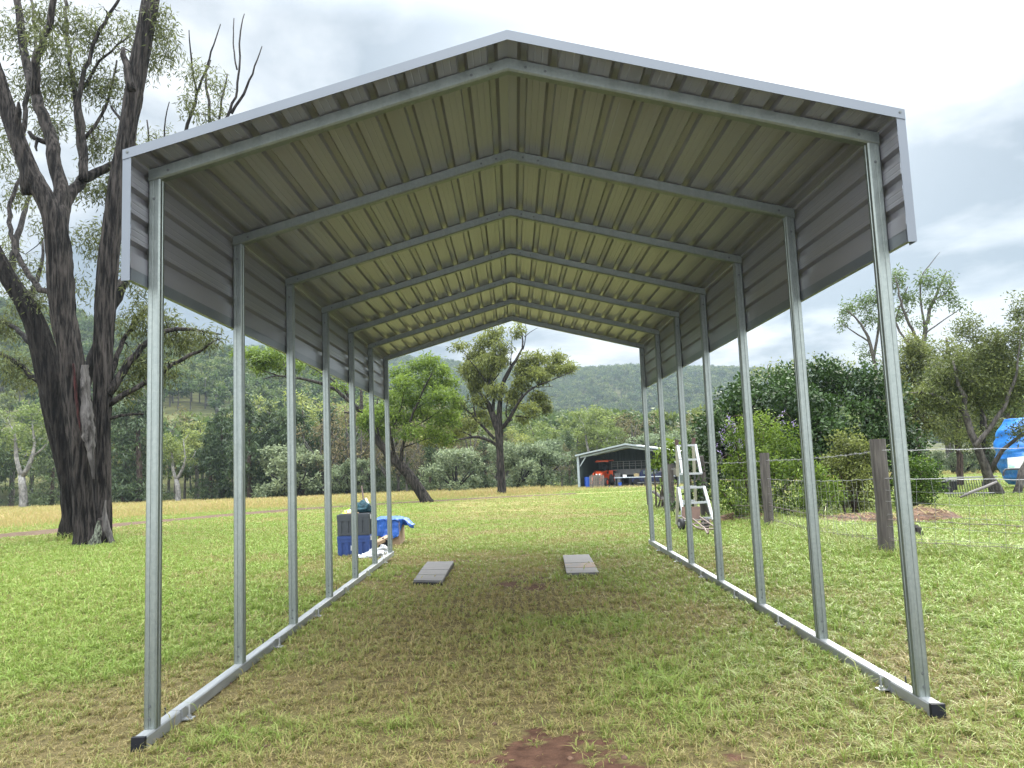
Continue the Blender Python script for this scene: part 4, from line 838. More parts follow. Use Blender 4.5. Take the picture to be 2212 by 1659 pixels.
# ---------------------------------------------------------------- vegetation
def leaf_quads(mb, cent, n, rs, L_, W_, droop, rng, mi=0, tb=None, jit=.25, up=0):
    K = len(cent); cent = np.repeat(cent, n, 0); N = K*n; rs = np.broadcast_to(np.asarray(rs, float), (3,))
    off = rng.normal(0, 1, (N, 3)); off /= np.linalg.norm(off, axis=1)[:, None]; off *= (rng.random((N, 1))**.55)
    P = cent+off*rs; D = rng.normal(0, 1, (N, 3)); D /= np.linalg.norm(D, axis=1)[:, None]; D[:, 2] += -droop+up; D += off*.35; D /= np.linalg.norm(D, axis=1)[:, None]
    S = np.cross(D, rng.normal(0, 1, (N, 3))); S /= np.linalg.norm(S, axis=1)[:, None]+1e-6
    l = (L_*rng.uniform(.6, 1.35, (N, 1))); w = W_*rng.uniform(.7, 1.3, (N, 1))/2
    V = np.stack([P, P+D*l*.42+S*w, P+D*l, P+D*l*.42-S*w], 1).reshape(-1, 3); b = np.arange(N)*4
    tb = np.full(K, .5) if tb is None else tb; t = np.clip(np.repeat(tb, n)+rng.normal(0, jit, N), 0, 1)
    mb.add(V, np.stack([b, b+1, b+2, b+3], -1), mi, t)
def resample(pts, rad, step):
    pts = np.asarray(pts, float); rad = np.asarray(rad, float); s = np.concatenate([[0], np.cumsum(np.linalg.norm(np.diff(pts, axis=0), axis=1))]); n = max(3, int(s[-1]/step)+1); t = np.linspace(0, s[-1], n)
    # Catmull style smoothing by interpolating then averaging
    Q = np.stack([np.interp(t, s, pts[:, k]) for k in range(3)], -1); r_ = np.interp(t, s, rad)
    for _ in range(3):
        if n > 4: Q[1:-1] = Q[1:-1]*.5+(Q[:-2]+Q[2:])*.25
    return Q, r_
def grow(wood, leaf, limbs, clumps, rng, nleaf, rsub, L_, W_, droop, twig_r=.02, wander=.25, limb_seg=10, disp=None, step=.3, shell=.45, hang=.0, tipr=.004, twseg=4, tint0=.45, upt=.25, leaf_jit=.22):
    NP = []; NR = []
    for pts, rad in limbs:
        Q, r_ = resample(pts, rad, step); jit = rng.normal(0, 1, Q.shape)*np.minimum(r_, .06)[:, None]*.35; jit[0] = 0; Q = Q+jit
        seg = limb_seg if r_.max() > .12 else 7
        wood.tube(Q, r_, seg, disp=disp if r_.max() > .12 else None); k = r_ < .55*max(r_.max(), .0) if r_.max() > .3 else r_ > 0
        NP.append(Q[k]); NR.append(r_[k])
    NP = np.concatenate(NP); NR = np.concatenate(NR)
    C = []; T = []
    for c, r3, n in clumps:
        c = np.asarray(c, float); r3 = np.broadcast_to(np.asarray(r3, float), (3,)); o = rng.normal(0, 1, (n, 3)); o /= np.linalg.norm(o, axis=1)[:, None]; o *= rng.random((n, 1))**shell
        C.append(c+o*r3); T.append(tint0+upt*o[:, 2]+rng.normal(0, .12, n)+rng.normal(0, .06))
    C = np.concatenate(C); T = np.concatenate(T)
    # nearest first attachment
    d = np.min(np.linalg.norm(C[:, None]-NP[None], axis=2), axis=1) if len(C)*len(NP) < 6e6 else np.linalg.norm(C-NP.mean(0), axis=1)
    order = np.argsort(d); C = C[order]; T = T[order]; NPl = NP.copy(); NRl = NR.copy()
    buf = np.zeros((len(NPl)+len(C)*3, 3)); bR = np.zeros(len(buf)); m = len(NPl); buf[:m] = NPl; bR[:m] = NRl
    for c in C:
        dv = buf[:m]-c; dd = np.einsum('ij,ij->i', dv, dv); cost = dd*(1+.0*bR[:m]); k = int(np.argmin(cost)); p = buf[k].copy(); r0 = min(bR[k]*.72, twig_r); L0 = math.sqrt(dd[k])
        if L0 < .02: continue
        w = rng.normal(0, wander*.35, 3)*L0; q1 = p+(c-p)*.35+w+np.array([0, 0, .08*L0]); q2 = p+(c-p)*.7+w*.7+np.array([0, 0, (.06-hang*.5)*L0]); P = np.array([p, q1, q2, c]); rr = np.array([r0, r0*.8, r0*.62, max(r0*.4, tipr)])
        wood.tube(P, rr, twseg, cap=False); buf[m:m+3] = P[1:]; bR[m:m+3] = rr[1:]; m += 3
    leaf_quads(leaf, C-np.array([0, 0, hang*rsub if np.isscalar(rsub) else 0]), nleaf, rsub, L_, W_, droop, rng, 0, T, leaf_jit)
def tree_obj(name, base, wood, leaf, wm, lm, label, cat='tree', group=None, wname='trunk', lname='crown'):
    r_ = empty(name, base); tag(r_, label, cat, group)
    shift(wood, base).build(wname, MT[wm], r_, True)
    if leaf is not None and leaf.n: shift(leaf, base).build(lname, MT[lm], r_)
    return r_
def furrow(P, th, k=9, a=.10, sd_=1):
    z = P[:, 2:3]; x = np.cos(th)[None]*1.0; y = np.sin(th)[None]*1.0
    n = fbm(x*k+y*2.3+sd_, y*k+z*.9, 4, sd_); r_ = 1-np.abs(n-.5)*2
    big = fbm(x*1.3+sd_, y*1.3+z*.7, 2, sd_+3)-.5
    return 1-a*1.3*np.clip(r_-.55, 0, 1)*2+.16*big
def LP(pix, d, z0=0, z1=None):      # pixel list [(x,y,width px)] at depth d with depth drift
    z1 = z0 if z1 is None else z1; n = len(pix); P = []; Rr = []
    for i, (x, y, w) in enumerate(pix):
        dd = d+z0+(z1-z0)*i/max(1, n-1); P.append(PD(x, y, dd)); Rr.append(w/2*dd/FOC)
    return np.array(P), np.array(Rr)
def CL(lst, d, f=.8):              # clumps [(x,y,rx,ry,n,dz)]
    return [(PD(x, y, d+dz), (rx*d/FOC, max(rx, ry)*d/FOC*f, ry*d/FOC), n) for x, y, rx, ry, n, dz in lst]

def _bigtrees():
    rng = np.random.default_rng(11); d = 17.; W_ = MB(); Lf = MB()
    b = GP(206, d)
    T1 = LP([(212, 1195, 74), (214, 1150, 58), (218, 1080, 48), (219, 1000, 44), (219, 920, 43), (221, 850, 43), (225, 700, 46), (234, 560, 46), (252, 400, 44), (282, 250, 45), (306, 110, 43), (326, 0, 40), (338, -70, 38), (352, -170, 32)], d, 0, .6)
    T2 = LP([(192, 1195, 84), (188, 1150, 64), (182, 1080, 58), (180, 1000, 62), (177, 930, 66), (163, 850, 64), (151, 755, 62), (138, 680, 60), (131, 605, 60), (126, 525, 58), (116, 465, 54), (95, 420, 47), (66, 370, 44), (38, 300, 41), (12, 220, 40), (-18, 130, 38), (-60, 20, 34)], d, -.1, -.9)
    T1 = (T1[0], T1[1]*.93); T2 = (T2[0], T2[1]*.90)
    for (P, r_), s_ in ((T1, 3), (T2, 8)):
        Q, rr = resample(P, r_, .09); W_.tube(Q, rr, 56, disp=lambda P_, th, s_=s_: furrow(P_, th, 8, .15, s_))
    # root flare ridges
    for a, rr in ((150, .2), (262, .17), (205, .14), (236, .12)):
        W_.tube([PD(a, 1196, d-.25 if a in (205, 236) else d), PD((a+204)/2, 1172, d-.25), PD(206+(a-206)*.25, 1120, d-.15)], [rr*.5, rr*.8, rr*.5], 12)
    x = lambda *p, a=0, b_=0: LP(list(p), d, a, b_)
    limbs = [x((124, 500, 44), (130, 455, 40), (134, 415, 34), (118, 330, 30), (98, 260, 27), (75, 205, 24), (60, 150, 20), (46, 90, 18), (36, -30, 15), a=-.55, b_=.4),
             x((78, 208, 20), (77, 150, 19), (81, 110, 18), (97, 80, 17), (112, 40, 15), (118, -30, 13), a=0., b_=-.5), x((126, 480, 32), (140, 440, 28), (160, 408, 26), (182, 386, 24), (225, 365, 20), (256, 350, 14), a=-.5, b_=1.2),
             x((182, 390, 15), (186, 350, 13), (180, 290, 12), (169, 200, 11), (196, 110, 9), (225, 50, 8), (262, -10, 6), a=.2, b_=1.), x((176, 388, 13), (171, 320, 12), (165, 225, 12), (158, 170, 10), (143, 75, 9), (139, -20, 8), a=.2, b_=1.8),
             x((180, 190, 7), (205, 145, 6), (240, 108, 5), (280, 75, 3), a=1, b_=1.6), x((182, 300, 8), (215, 260, 7), (240, 200, 6), (252, 130, 4), a=.8, b_=1.8),
             x((116, 310, 12), (98, 309, 12), (75, 302, 11), (60, 285, 8), a=.2, b_=.1), x((80, 304, 7), (76, 316, 6), (80, 326, 4), a=.1, b_=0), x((60, 420, 26), (40, 300, 22), (35, 230, 12), (40, 220, 5), a=-.7, b_=-1), x((284, 195, 20), (275, 150, 17), (269, 122, 13), (267, 104, 9), a=.2, b_=.3),
             x((232, 640, 14), (270, 600, 12), (300, 560, 9), (360, 520, 7), a=.4, b_=2), x((235, 850, 20), (280, 780, 16), (330, 725, 12), (390, 705, 9), (450, 720, 5), (478, 722, 3), a=.2, b_=1.6), x((232, 875, 15), (290, 842, 12), (350, 800, 10), (410, 770, 8), (470, 735, 4), a=.2, b_=1.),
             x((238, 820, 12), (262, 740, 10), (300, 680, 8), (345, 640, 6), a=.3, b_=2), x((236, 905, 8), (270, 895, 7), (310, 893, 4), a=.2, b_=.8), x((110, 640, 14), (60, 600, 12), (20, 500, 10), (18, 430, 9), (52, 370, 7), a=-.2, b_=1.5), x((40, 330, 12), (60, 200, 10), (80, 100, 8), (70, 0, 6), a=0, b_=2), x((300, 330, 8), (262, 260, 7), (240, 230, 5), a=.5, b_=1.4)]
    cl = CL([(x_, y_, rx_, ry_, int(n_*2.1), dz_) for x_, y_, rx_, ry_, n_, dz_ in [(40, 60, 75, 60, 34, .6), (120, 30, 70, 45, 40, .3), (200, 60, 70, 60, 42, 1), (290, 70, 60, 70, 30, 1.4), (355, 70, 38, 75, 26, .8), (60, 170, 70, 60, 36, 1.2), (150, 160, 65, 60, 40, 1), (230, 180, 60, 60, 38, 1.4), (345, 30, 30, 40, 14, .6), (20, 280, 40, 60, 16, 1.4), (110, 270, 45, 40, 20, 1.6), (215, 300, 60, 55, 34, 1.5), (240, 400, 50, 45, 26, 1.7), (180, 400, 35, 35, 12, 1.6), (270, 330, 45, 40, 22, 1.2),
             (40, 420, 50, 50, 16, 2), (90, 480, 30, 40, 8, 2), (210, 520, 50, 60, 22, 2), (280, 560, 30, 60, 16, 1.5), (180, 610, 30, 50, 8, 2), (50, 570, 60, 50, 14, 2.2), (290, 680, 45, 40, 22, 1), (340, 690, 55, 45, 40, 1.4), (400, 720, 60, 38, 40, 1.4), (455, 722, 35, 22, 16, 1), (300, 770, 50, 40, 26, .8), (350, 790, 55, 28, 24, .8), (270, 820, 35, 40, 14, .6), (300, 620, 30, 30, 8, 1.2), (110, 90, 60, 40, 26, -.8), (330, 120, 45, 50, 20, 1.2), (130, 200, 60, 60, 16, 1.8), (20, 350, 40, 50, 12, 1.8), (290, 420, 30, 60, 14, 1.6), (70, 640, 60, 50, 20, 2), (190, 500, 30, 50, 10, 2)]], d, .8)
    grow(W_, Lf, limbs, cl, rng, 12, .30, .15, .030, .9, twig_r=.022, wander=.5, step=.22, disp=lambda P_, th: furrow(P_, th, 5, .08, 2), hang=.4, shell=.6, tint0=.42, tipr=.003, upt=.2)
    r_ = tree_obj('ironbark_tree', b, W_, Lf, 'bark_iron', 'leaf_iron', 'massive twin trunked dark ironbark tree with a pale bare scar, left of the carport')
    def shell_patch(name, pts, m, outl, centre, cr, sd_):       # bark patch lying on the trunk face, following its roundness
        mb = MB(); n1, n2 = len(pts)*7, 15; yy = np.array([p[1] for p in pts]); xx = np.array([p[0] for p in pts]); hw_ = np.array([p[2] for p in pts]); ty = np.linspace(yy[0], yy[-1], n1); V = []
        for i, py in enumerate(ty):
            cx = np.interp(py, yy, xx); h_ = np.interp(py, yy, hw_); L0 = h_*(1+.35*(vn(py*.09, 1, sd_)-.5)+.25*(vn(py*.31, 5, sd_)-.5)); R0 = h_*(1+.35*(vn(py*.08, 9, sd_)-.5)+.25*(vn(py*.27, 12, sd_)-.5)); tc = np.interp(py, centre[0], centre[1]); tr = np.interp(py, centre[0], cr)
            for j in range(n2):
                px = cx-L0+(L0+R0)*j/(n2-1); q = np.clip((px-tc)/tr, -1, 1); edge = abs(2*j/(n2-1)-1)
                dep = d-.5*(1-(ty[i]-850)/400*-.0)+0; rad = tr*d/FOC; V.append(PD(px, py, d+outl-(rad*math.sqrt(max(0, 1-q*q)))+.07*edge**4))
        i = np.arange(n1-1)[:, None]*n2; j = np.arange(n2-1)[None]; mb.add(V, np.stack([i+j, i+n2+j, i+n2+j+1, i+j+1], -1).reshape(-1, 4)); shift(mb, b).build(name, MT[m], r_, True)
    cen = ([755, 850, 930, 1000, 1100, 1190], [151, 163, 177, 180, 183, 192]); cr = [31, 32, 33, 32, 29, 34]
    shell_patch('bark_scar', [(182, 788, 8), (183, 805, 11), (184, 850, 13), (187, 900, 15), (190, 930, 16), (194, 958, 12), (196, 975, 8), (199, 1005, 5), (202, 1035, 2)], 'bark_scar', -.335, cen, cr, 4)
    shell_patch('red_heartwood', [(158, 785, 2), (161, 815, 4), (165, 860, 4), (169, 900, 3), (174, 930, 2)], 'bark_red', -.345, cen, cr, 14)
    shell_patch('lichen_patch', [(213, 1125, 3), (211, 1150, 9), (206, 1168, 13), (204, 1184, 14)], 'bark_lichen', -.13, ([1000, 1190], [215, 212]), [38, 42], 24)
    shell_patch('pale_root', [(228, 1080, 2), (226, 1110, 5), (230, 1140, 8), (238, 1165, 7), (244, 1184, 5)], 'bark_scar', -.13, ([1000, 1190], [222, 224]), [36, 44], 34)
    # second ironbark behind: blackened trunk, carries the bare limbs above the roof
    rng = np.random.default_rng(21); d = 19.6; b = GP(150, d); W_ = MB(); Lf = MB()
    P, rr = LP([(160, 1155, 66), (164, 1120, 54), (158, 1040, 54), (140, 957, 56), (124, 890, 60), (114, 827, 58), (97, 765, 54), (78, 700, 48), (52, 650, 42), (22, 607, 37), (-6, 560, 36), (-30, 500, 34), (-70, 420, 30)], d, 0, -1.)
    Q, r2 = resample(P, rr, .12); W_.tube(Q, r2, 44, disp=lambda P_, th: furrow(P_, th, 7, .15, 31))
    x = lambda *p, a=0, b_=0: LP(list(p), d, a, b_)
    limbs = [x((140, 960, 34), (165, 880, 30), (200, 780, 28), (225, 700, 24), (262, 620, 20), (320, 520, 18), (372, 400, 13), (408, 262, 8), (425, 205, 6.5), (445, 150, 5), (462, 95, 3.5), (476, 52, 2), a=.6, b_=2),
             x((372, 400, 14), (450, 330, 12), (490, 255, 7), (512, 205, 5.5), (520, 130, 4.5), (517, 75, 3.5), (528, 30, 2), a=1.4, b_=3), x((500, 245, 7), (530, 200, 6), (548, 150, 4), (566, 100, 2), a=2, b_=2.4), x((512, 150, 4), (503, 90, 3), (505, 40, 2), a=2, b_=3), x((425, 205, 5), (412, 130, 4), (408, 65, 2), a=1.5, b_=1), x((445, 310, 8), (455, 240, 7), (440, 170, 5), (455, 130, 3), a=2, b_=3), x((470, 290, 6), (478, 220, 5), (492, 160, 3), a=2, b_=3), x((340, 480, 9), (320, 380, 7), (322, 320, 5), (318, 260, 3), a=1.4, b_=2), x((352, 430, 7), (358, 330, 5), (352, 270, 3), (366, 220, 2), a=1.6, b_=1.2),
             x((118, 840, 16), (70, 820, 12), (30, 770, 10), (-20, 760, 8), a=.5, b_=1.2), x((100, 800, 14), (50, 720, 11), (0, 690, 8), a=.3, b_=1.8), x((20, 600, 16), (40, 500, 13), (60, 440, 9), (78, 380, 6), a=0, b_=2), x((60, 690, 12), (78, 600, 10), (95, 560, 7), (92, 520, 5), a=.8, b_=1.8)]
    cl = CL([(430, 150, 32, 36, 16, 1), (470, 170, 30, 36, 12, 2), (408, 215, 30, 34, 14, 1), (455, 235, 36, 30, 15, 2), (355, 290, 24, 30, 9, 2), (318, 300, 22, 36, 9, 1.6), (30, 780, 60, 40, 40, 1.), (10, 700, 50, 45, 34, 1.6), (60, 660, 40, 40, 18, 1.8), (40, 610, 50, 35, 14, 2), (95, 720, 30, 30, 10, 2), (20, 520, 50, 45, 14, 2), (60, 820, 45, 22, 14, .8)], d, .8)
    grow(W_, Lf, limbs, cl, rng, 24, .32, .14, .03, .9, twig_r=.022, wander=.5, step=.25, disp=lambda P_, th: furrow(P_, th, 5, .08, 12), hang=.4, shell=.6, tint0=.5, tipr=.003)
    tree_obj('ironbark_tree', b, W_, Lf, 'bark_black', 'leaf_iron', 'blackened leaning ironbark tree behind the massive scarred one, bare limbs above the roof')
    # centre tree
    rng = np.random.default_rng(5); d = 57.; q = lambda *p, a=0, b_=0: LP([((1060+X/3.19)/1.1573, (780+Y/3.19)/1.1573, w/3.19/1.1573) for X, Y, w in p], d, a, b_); W_ = MB(); Lf = MB(); b = GP(1084, d)
    P, rr = q((622, 1475, 92), (622, 1440, 72), (620, 1360, 68), (612, 1250, 64), (606, 1120, 62), (600, 1020, 66), (598, 940, 70), (596, 880, 56), (600, 800, 44), (606, 700, 40), (615, 600, 36), (645, 530, 34), (700, 430, 30)); Q, r2 = resample(P, rr, .3); W_.tube(Q, r2, 26, disp=lambda P_, th: furrow(P_, th, 5, .1, 41))
    limbs = [q((700, 430, 30), (750, 370, 22), (785, 310, 16), (800, 230, 13), (800, 170, 10), (745, 85, 7)), q((790, 300, 9), (830, 160, 7), (810, 90, 4)), q((800, 200, 6), (860, 150, 5), (905, 125, 3)), q((600, 960, 60), (540, 820, 56), (515, 700, 44), (455, 650, 24)), q((530, 760, 30), (470, 770, 20), (430, 740, 12)), q((560, 900, 30), (545, 700, 26), (560, 670, 20)),
             q((615, 930, 36), (690, 870, 36), (720, 750, 28), (780, 670, 22), (860, 600, 18), (980, 555, 13), (1120, 505, 7), (1190, 470, 4), b_=-2), q((780, 670, 14), (790, 560, 11), (830, 480, 8), (900, 420, 5), b_=2), q((700, 860, 20), (650, 880, 14), (650, 780, 9), (670, 700, 6), b_=-2), q((730, 830, 14), (830, 850, 11), (890, 852, 8), (960, 800, 4), b_=1), q((860, 600, 9), (960, 600, 7), (1030, 590, 4), b_=2), q((900, 580, 9), (1000, 520, 7), (1080, 440, 4), b_=2),
             q((575, 1060, 28), (500, 1000, 26), (400, 985, 22), (310, 1010, 16), (200, 1045, 10), (130, 1050, 5), b_=-1.5), q((380, 990, 10), (330, 940, 9), (260, 935, 7), (200, 960, 4), b_=1), q((560, 1010, 26), (500, 930, 24), (440, 890, 22), (400, 850, 20), (340, 770, 14), (300, 725, 12), (215, 720, 7), b_=1.5), q((415, 860, 18), (400, 740, 14), (380, 640, 9), (360, 560, 5), b_=2), q((410, 850, 9), (330, 820, 7), (250, 810, 4), b_=1), q((500, 680, 20), (510, 580, 16), (545, 460, 12), (560, 370, 8), (540, 290, 4), b_=2), q((510, 580, 12), (440, 480, 9), (380, 400, 7), (320, 330, 4), b_=-2), q((545, 560, 9), (610, 500, 8), (620, 400, 6), (600, 250, 4), b_=-2), q((690, 420, 10), (690, 340, 7), (720, 260, 5), (690, 180, 3), b_=-1)]
    c = lambda lst: CL([((1060+X/3.19)/1.1573, (780+Y/3.19)/1.1573, rx/3.69, ry/3.69, n, dz) for X, Y, rx, ry, n, dz in lst], d, .9)
    cl = c([(560, 160, 110, 70, 30, 0), (480, 230, 110, 70, 34, 1), (290, 250, 90, 40, 14, 0), (620, 260, 90, 70, 30, -1), (740, 140, 60, 60, 14, 0), (420, 330, 110, 70, 50, 1), (530, 370, 110, 90, 60, -1), (620, 360, 70, 60, 24, 1), (380, 450, 110, 90, 60, 0), (500, 500, 110, 80, 50, 1), (560, 600, 90, 70, 30, -1), (400, 580, 90, 70, 36, 1), (880, 360, 130, 60, 60, 0), (800, 450, 110, 80, 55, 1), (900, 480, 110, 70, 50, -1), (760, 560, 80, 70, 34, 0), (700, 640, 60, 70, 28, 1), (700, 720, 60, 50, 14, 0), (1060, 350, 90, 50, 34, 1), (1130, 430, 80, 50, 32, 0), (1020, 450, 90, 60, 34, 1), (920, 660, 90, 50, 28, 0), (960, 740, 70, 50, 26, 1), (850, 760, 80, 50, 24, -1), (800, 830, 80, 40, 12, 1), (460, 800, 70, 50, 20, 1), (340, 880, 90, 60, 30, 0), (200, 850, 110, 60, 36, 1), (100, 950, 120, 60, 50, 0), (230, 960, 110, 50, 36, 1), (60, 1000, 90, 40, 30, -1), (280, 720, 70, 50, 24, 0), (440, 690, 60, 50, 18, 0), (160, 1020, 90, 30, 20, 0), (520, 860, 50, 40, 10, 2)])
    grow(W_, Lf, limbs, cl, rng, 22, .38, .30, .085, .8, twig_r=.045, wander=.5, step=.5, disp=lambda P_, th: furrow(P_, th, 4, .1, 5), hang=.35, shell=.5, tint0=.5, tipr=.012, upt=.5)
    tree_obj('paddock_tree', b, W_, Lf, 'bark_iron', 'leaf_olive', 'upright dark barked tree with spreading limbs in the paddock, seen through the carport')
    # leaning tree
    rng = np.random.default_rng(6); d = 42.8; q = lambda *p, a=0, b_=0: LP([((560+X/2.44)/1.1573, (780+Y/2.44)/1.1573, w/2.44/1.1573) for X, Y, w in p], d, a, b_); W_ = MB(); Lf = MB(); b = GP(920, d)
    P, rr = q((1245, 1175, 92), (1232, 1145, 74), (1180, 1060, 66), (1110, 970, 62), (1030, 890, 58), (960, 820, 50), (915, 750, 44), (880, 700, 38), (850, 630, 32)); Q, r2 = resample(P, rr, .25); W_.tube(Q, r2, 26, disp=lambda P_, th: furrow(P_, th, 5, .11, 51))
    limbs = [q((850, 630, 32), (800, 570, 26), (740, 520, 24), (660, 455, 22), (600, 435, 20), (480, 405, 16), (380, 400, 13), (300, 375, 10), (240, 410, 5), b_=-1), q((320, 385, 9), (260, 360, 7), (190, 350, 5), (135, 325, 3)), q((850, 640, 24), (835, 560, 22), (840, 490, 18), (830, 420, 12), b_=1), q((760, 520, 18), (720, 440, 15), (640, 400, 12), (560, 350, 9), (500, 300, 6), b_=1), q((660, 455, 9), (600, 360, 7), (520, 330, 5), b_=-1), q((375, 400, 7), (372, 340, 5), (360, 290, 3)), q((800, 610, 14), (760, 618, 12), (735, 612, 10)),
             q((1045, 920, 28), (1035, 830, 22), (1010, 720, 16), (990, 620, 12), (1000, 480, 8), b_=-1.5), q((1075, 930, 26), (1090, 820, 22), (1110, 730, 18), (1160, 600, 14), (1215, 480, 11), (1270, 370, 7), b_=-1.5), q((1110, 730, 10), (1180, 690, 9), (1260, 640, 6), (1330, 600, 4), b_=1), q((960, 820, 16), (930, 700, 13), (920, 600, 10), (950, 480, 6), b_=1.5), q((1160, 600, 9), (1250, 540, 7), (1340, 470, 5), b_=1), q((1030, 700, 9), (1080, 600, 8), (1100, 480, 5), (1110, 400, 3), b_=-1), q((1090, 830, 9), (1180, 790, 7), (1260, 770, 4), b_=-1)]
    c = lambda lst: CL([((560+X/2.44)/1.1573, (780+Y/2.44)/1.1573, rx/2.82, ry/2.82, n, dz) for X, Y, rx, ry, n, dz in lst], d, .9)
    cl = c([(1060, 360, 70, 40, 22, 0), (1180, 330, 80, 50, 36, 1), (1250, 300, 70, 50, 30, 0), (1100, 440, 90, 60, 50, -1), (1220, 420, 100, 70, 60, 1), (1310, 370, 80, 60, 44, 0), (1380, 430, 70, 60, 36, 1), (1400, 530, 60, 60, 30, 0), (1300, 510, 90, 70, 56, -1), (1160, 530, 90, 60, 44, 0), (1040, 530, 80, 70, 44, 1), (960, 620, 90, 70, 54, 0), (880, 650, 70, 60, 40, -1), (860, 600, 50, 40, 18, 1), (1080, 640, 90, 60, 44, 0), (1220, 620, 90, 60, 48, 1), (1330, 640, 80, 60, 44, 0), (1400, 640, 50, 50, 20, 0), (1140, 720, 80, 50, 30, -1), (1270, 730, 80, 50, 36, 0), (990, 730, 60, 60, 26, 1), (900, 720, 50, 40, 14, 1), (1360, 760, 60, 40, 18, 0),
            (170, 260, 60, 50, 26, 0), (230, 290, 80, 50, 40, 0), (330, 310, 80, 50, 40, 1), (300, 250, 90, 40, 30, 0), (420, 330, 60, 40, 18, 0), (200, 340, 60, 25, 14, 0), (480, 300, 60, 40, 14, 1), (700, 450, 60, 30, 10, 0), (580, 350, 60, 30, 12, 0), (100, 250, 50, 35, 14, 0)])
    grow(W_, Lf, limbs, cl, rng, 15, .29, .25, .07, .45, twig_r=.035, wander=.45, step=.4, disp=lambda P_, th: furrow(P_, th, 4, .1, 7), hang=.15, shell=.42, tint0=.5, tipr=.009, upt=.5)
    tree_obj('leaning_tree', b, W_, Lf, 'bark_iron', 'leaf_bright', 'strongly leaning tree with bright green fine foliage beyond the crates')
_bigtrees()

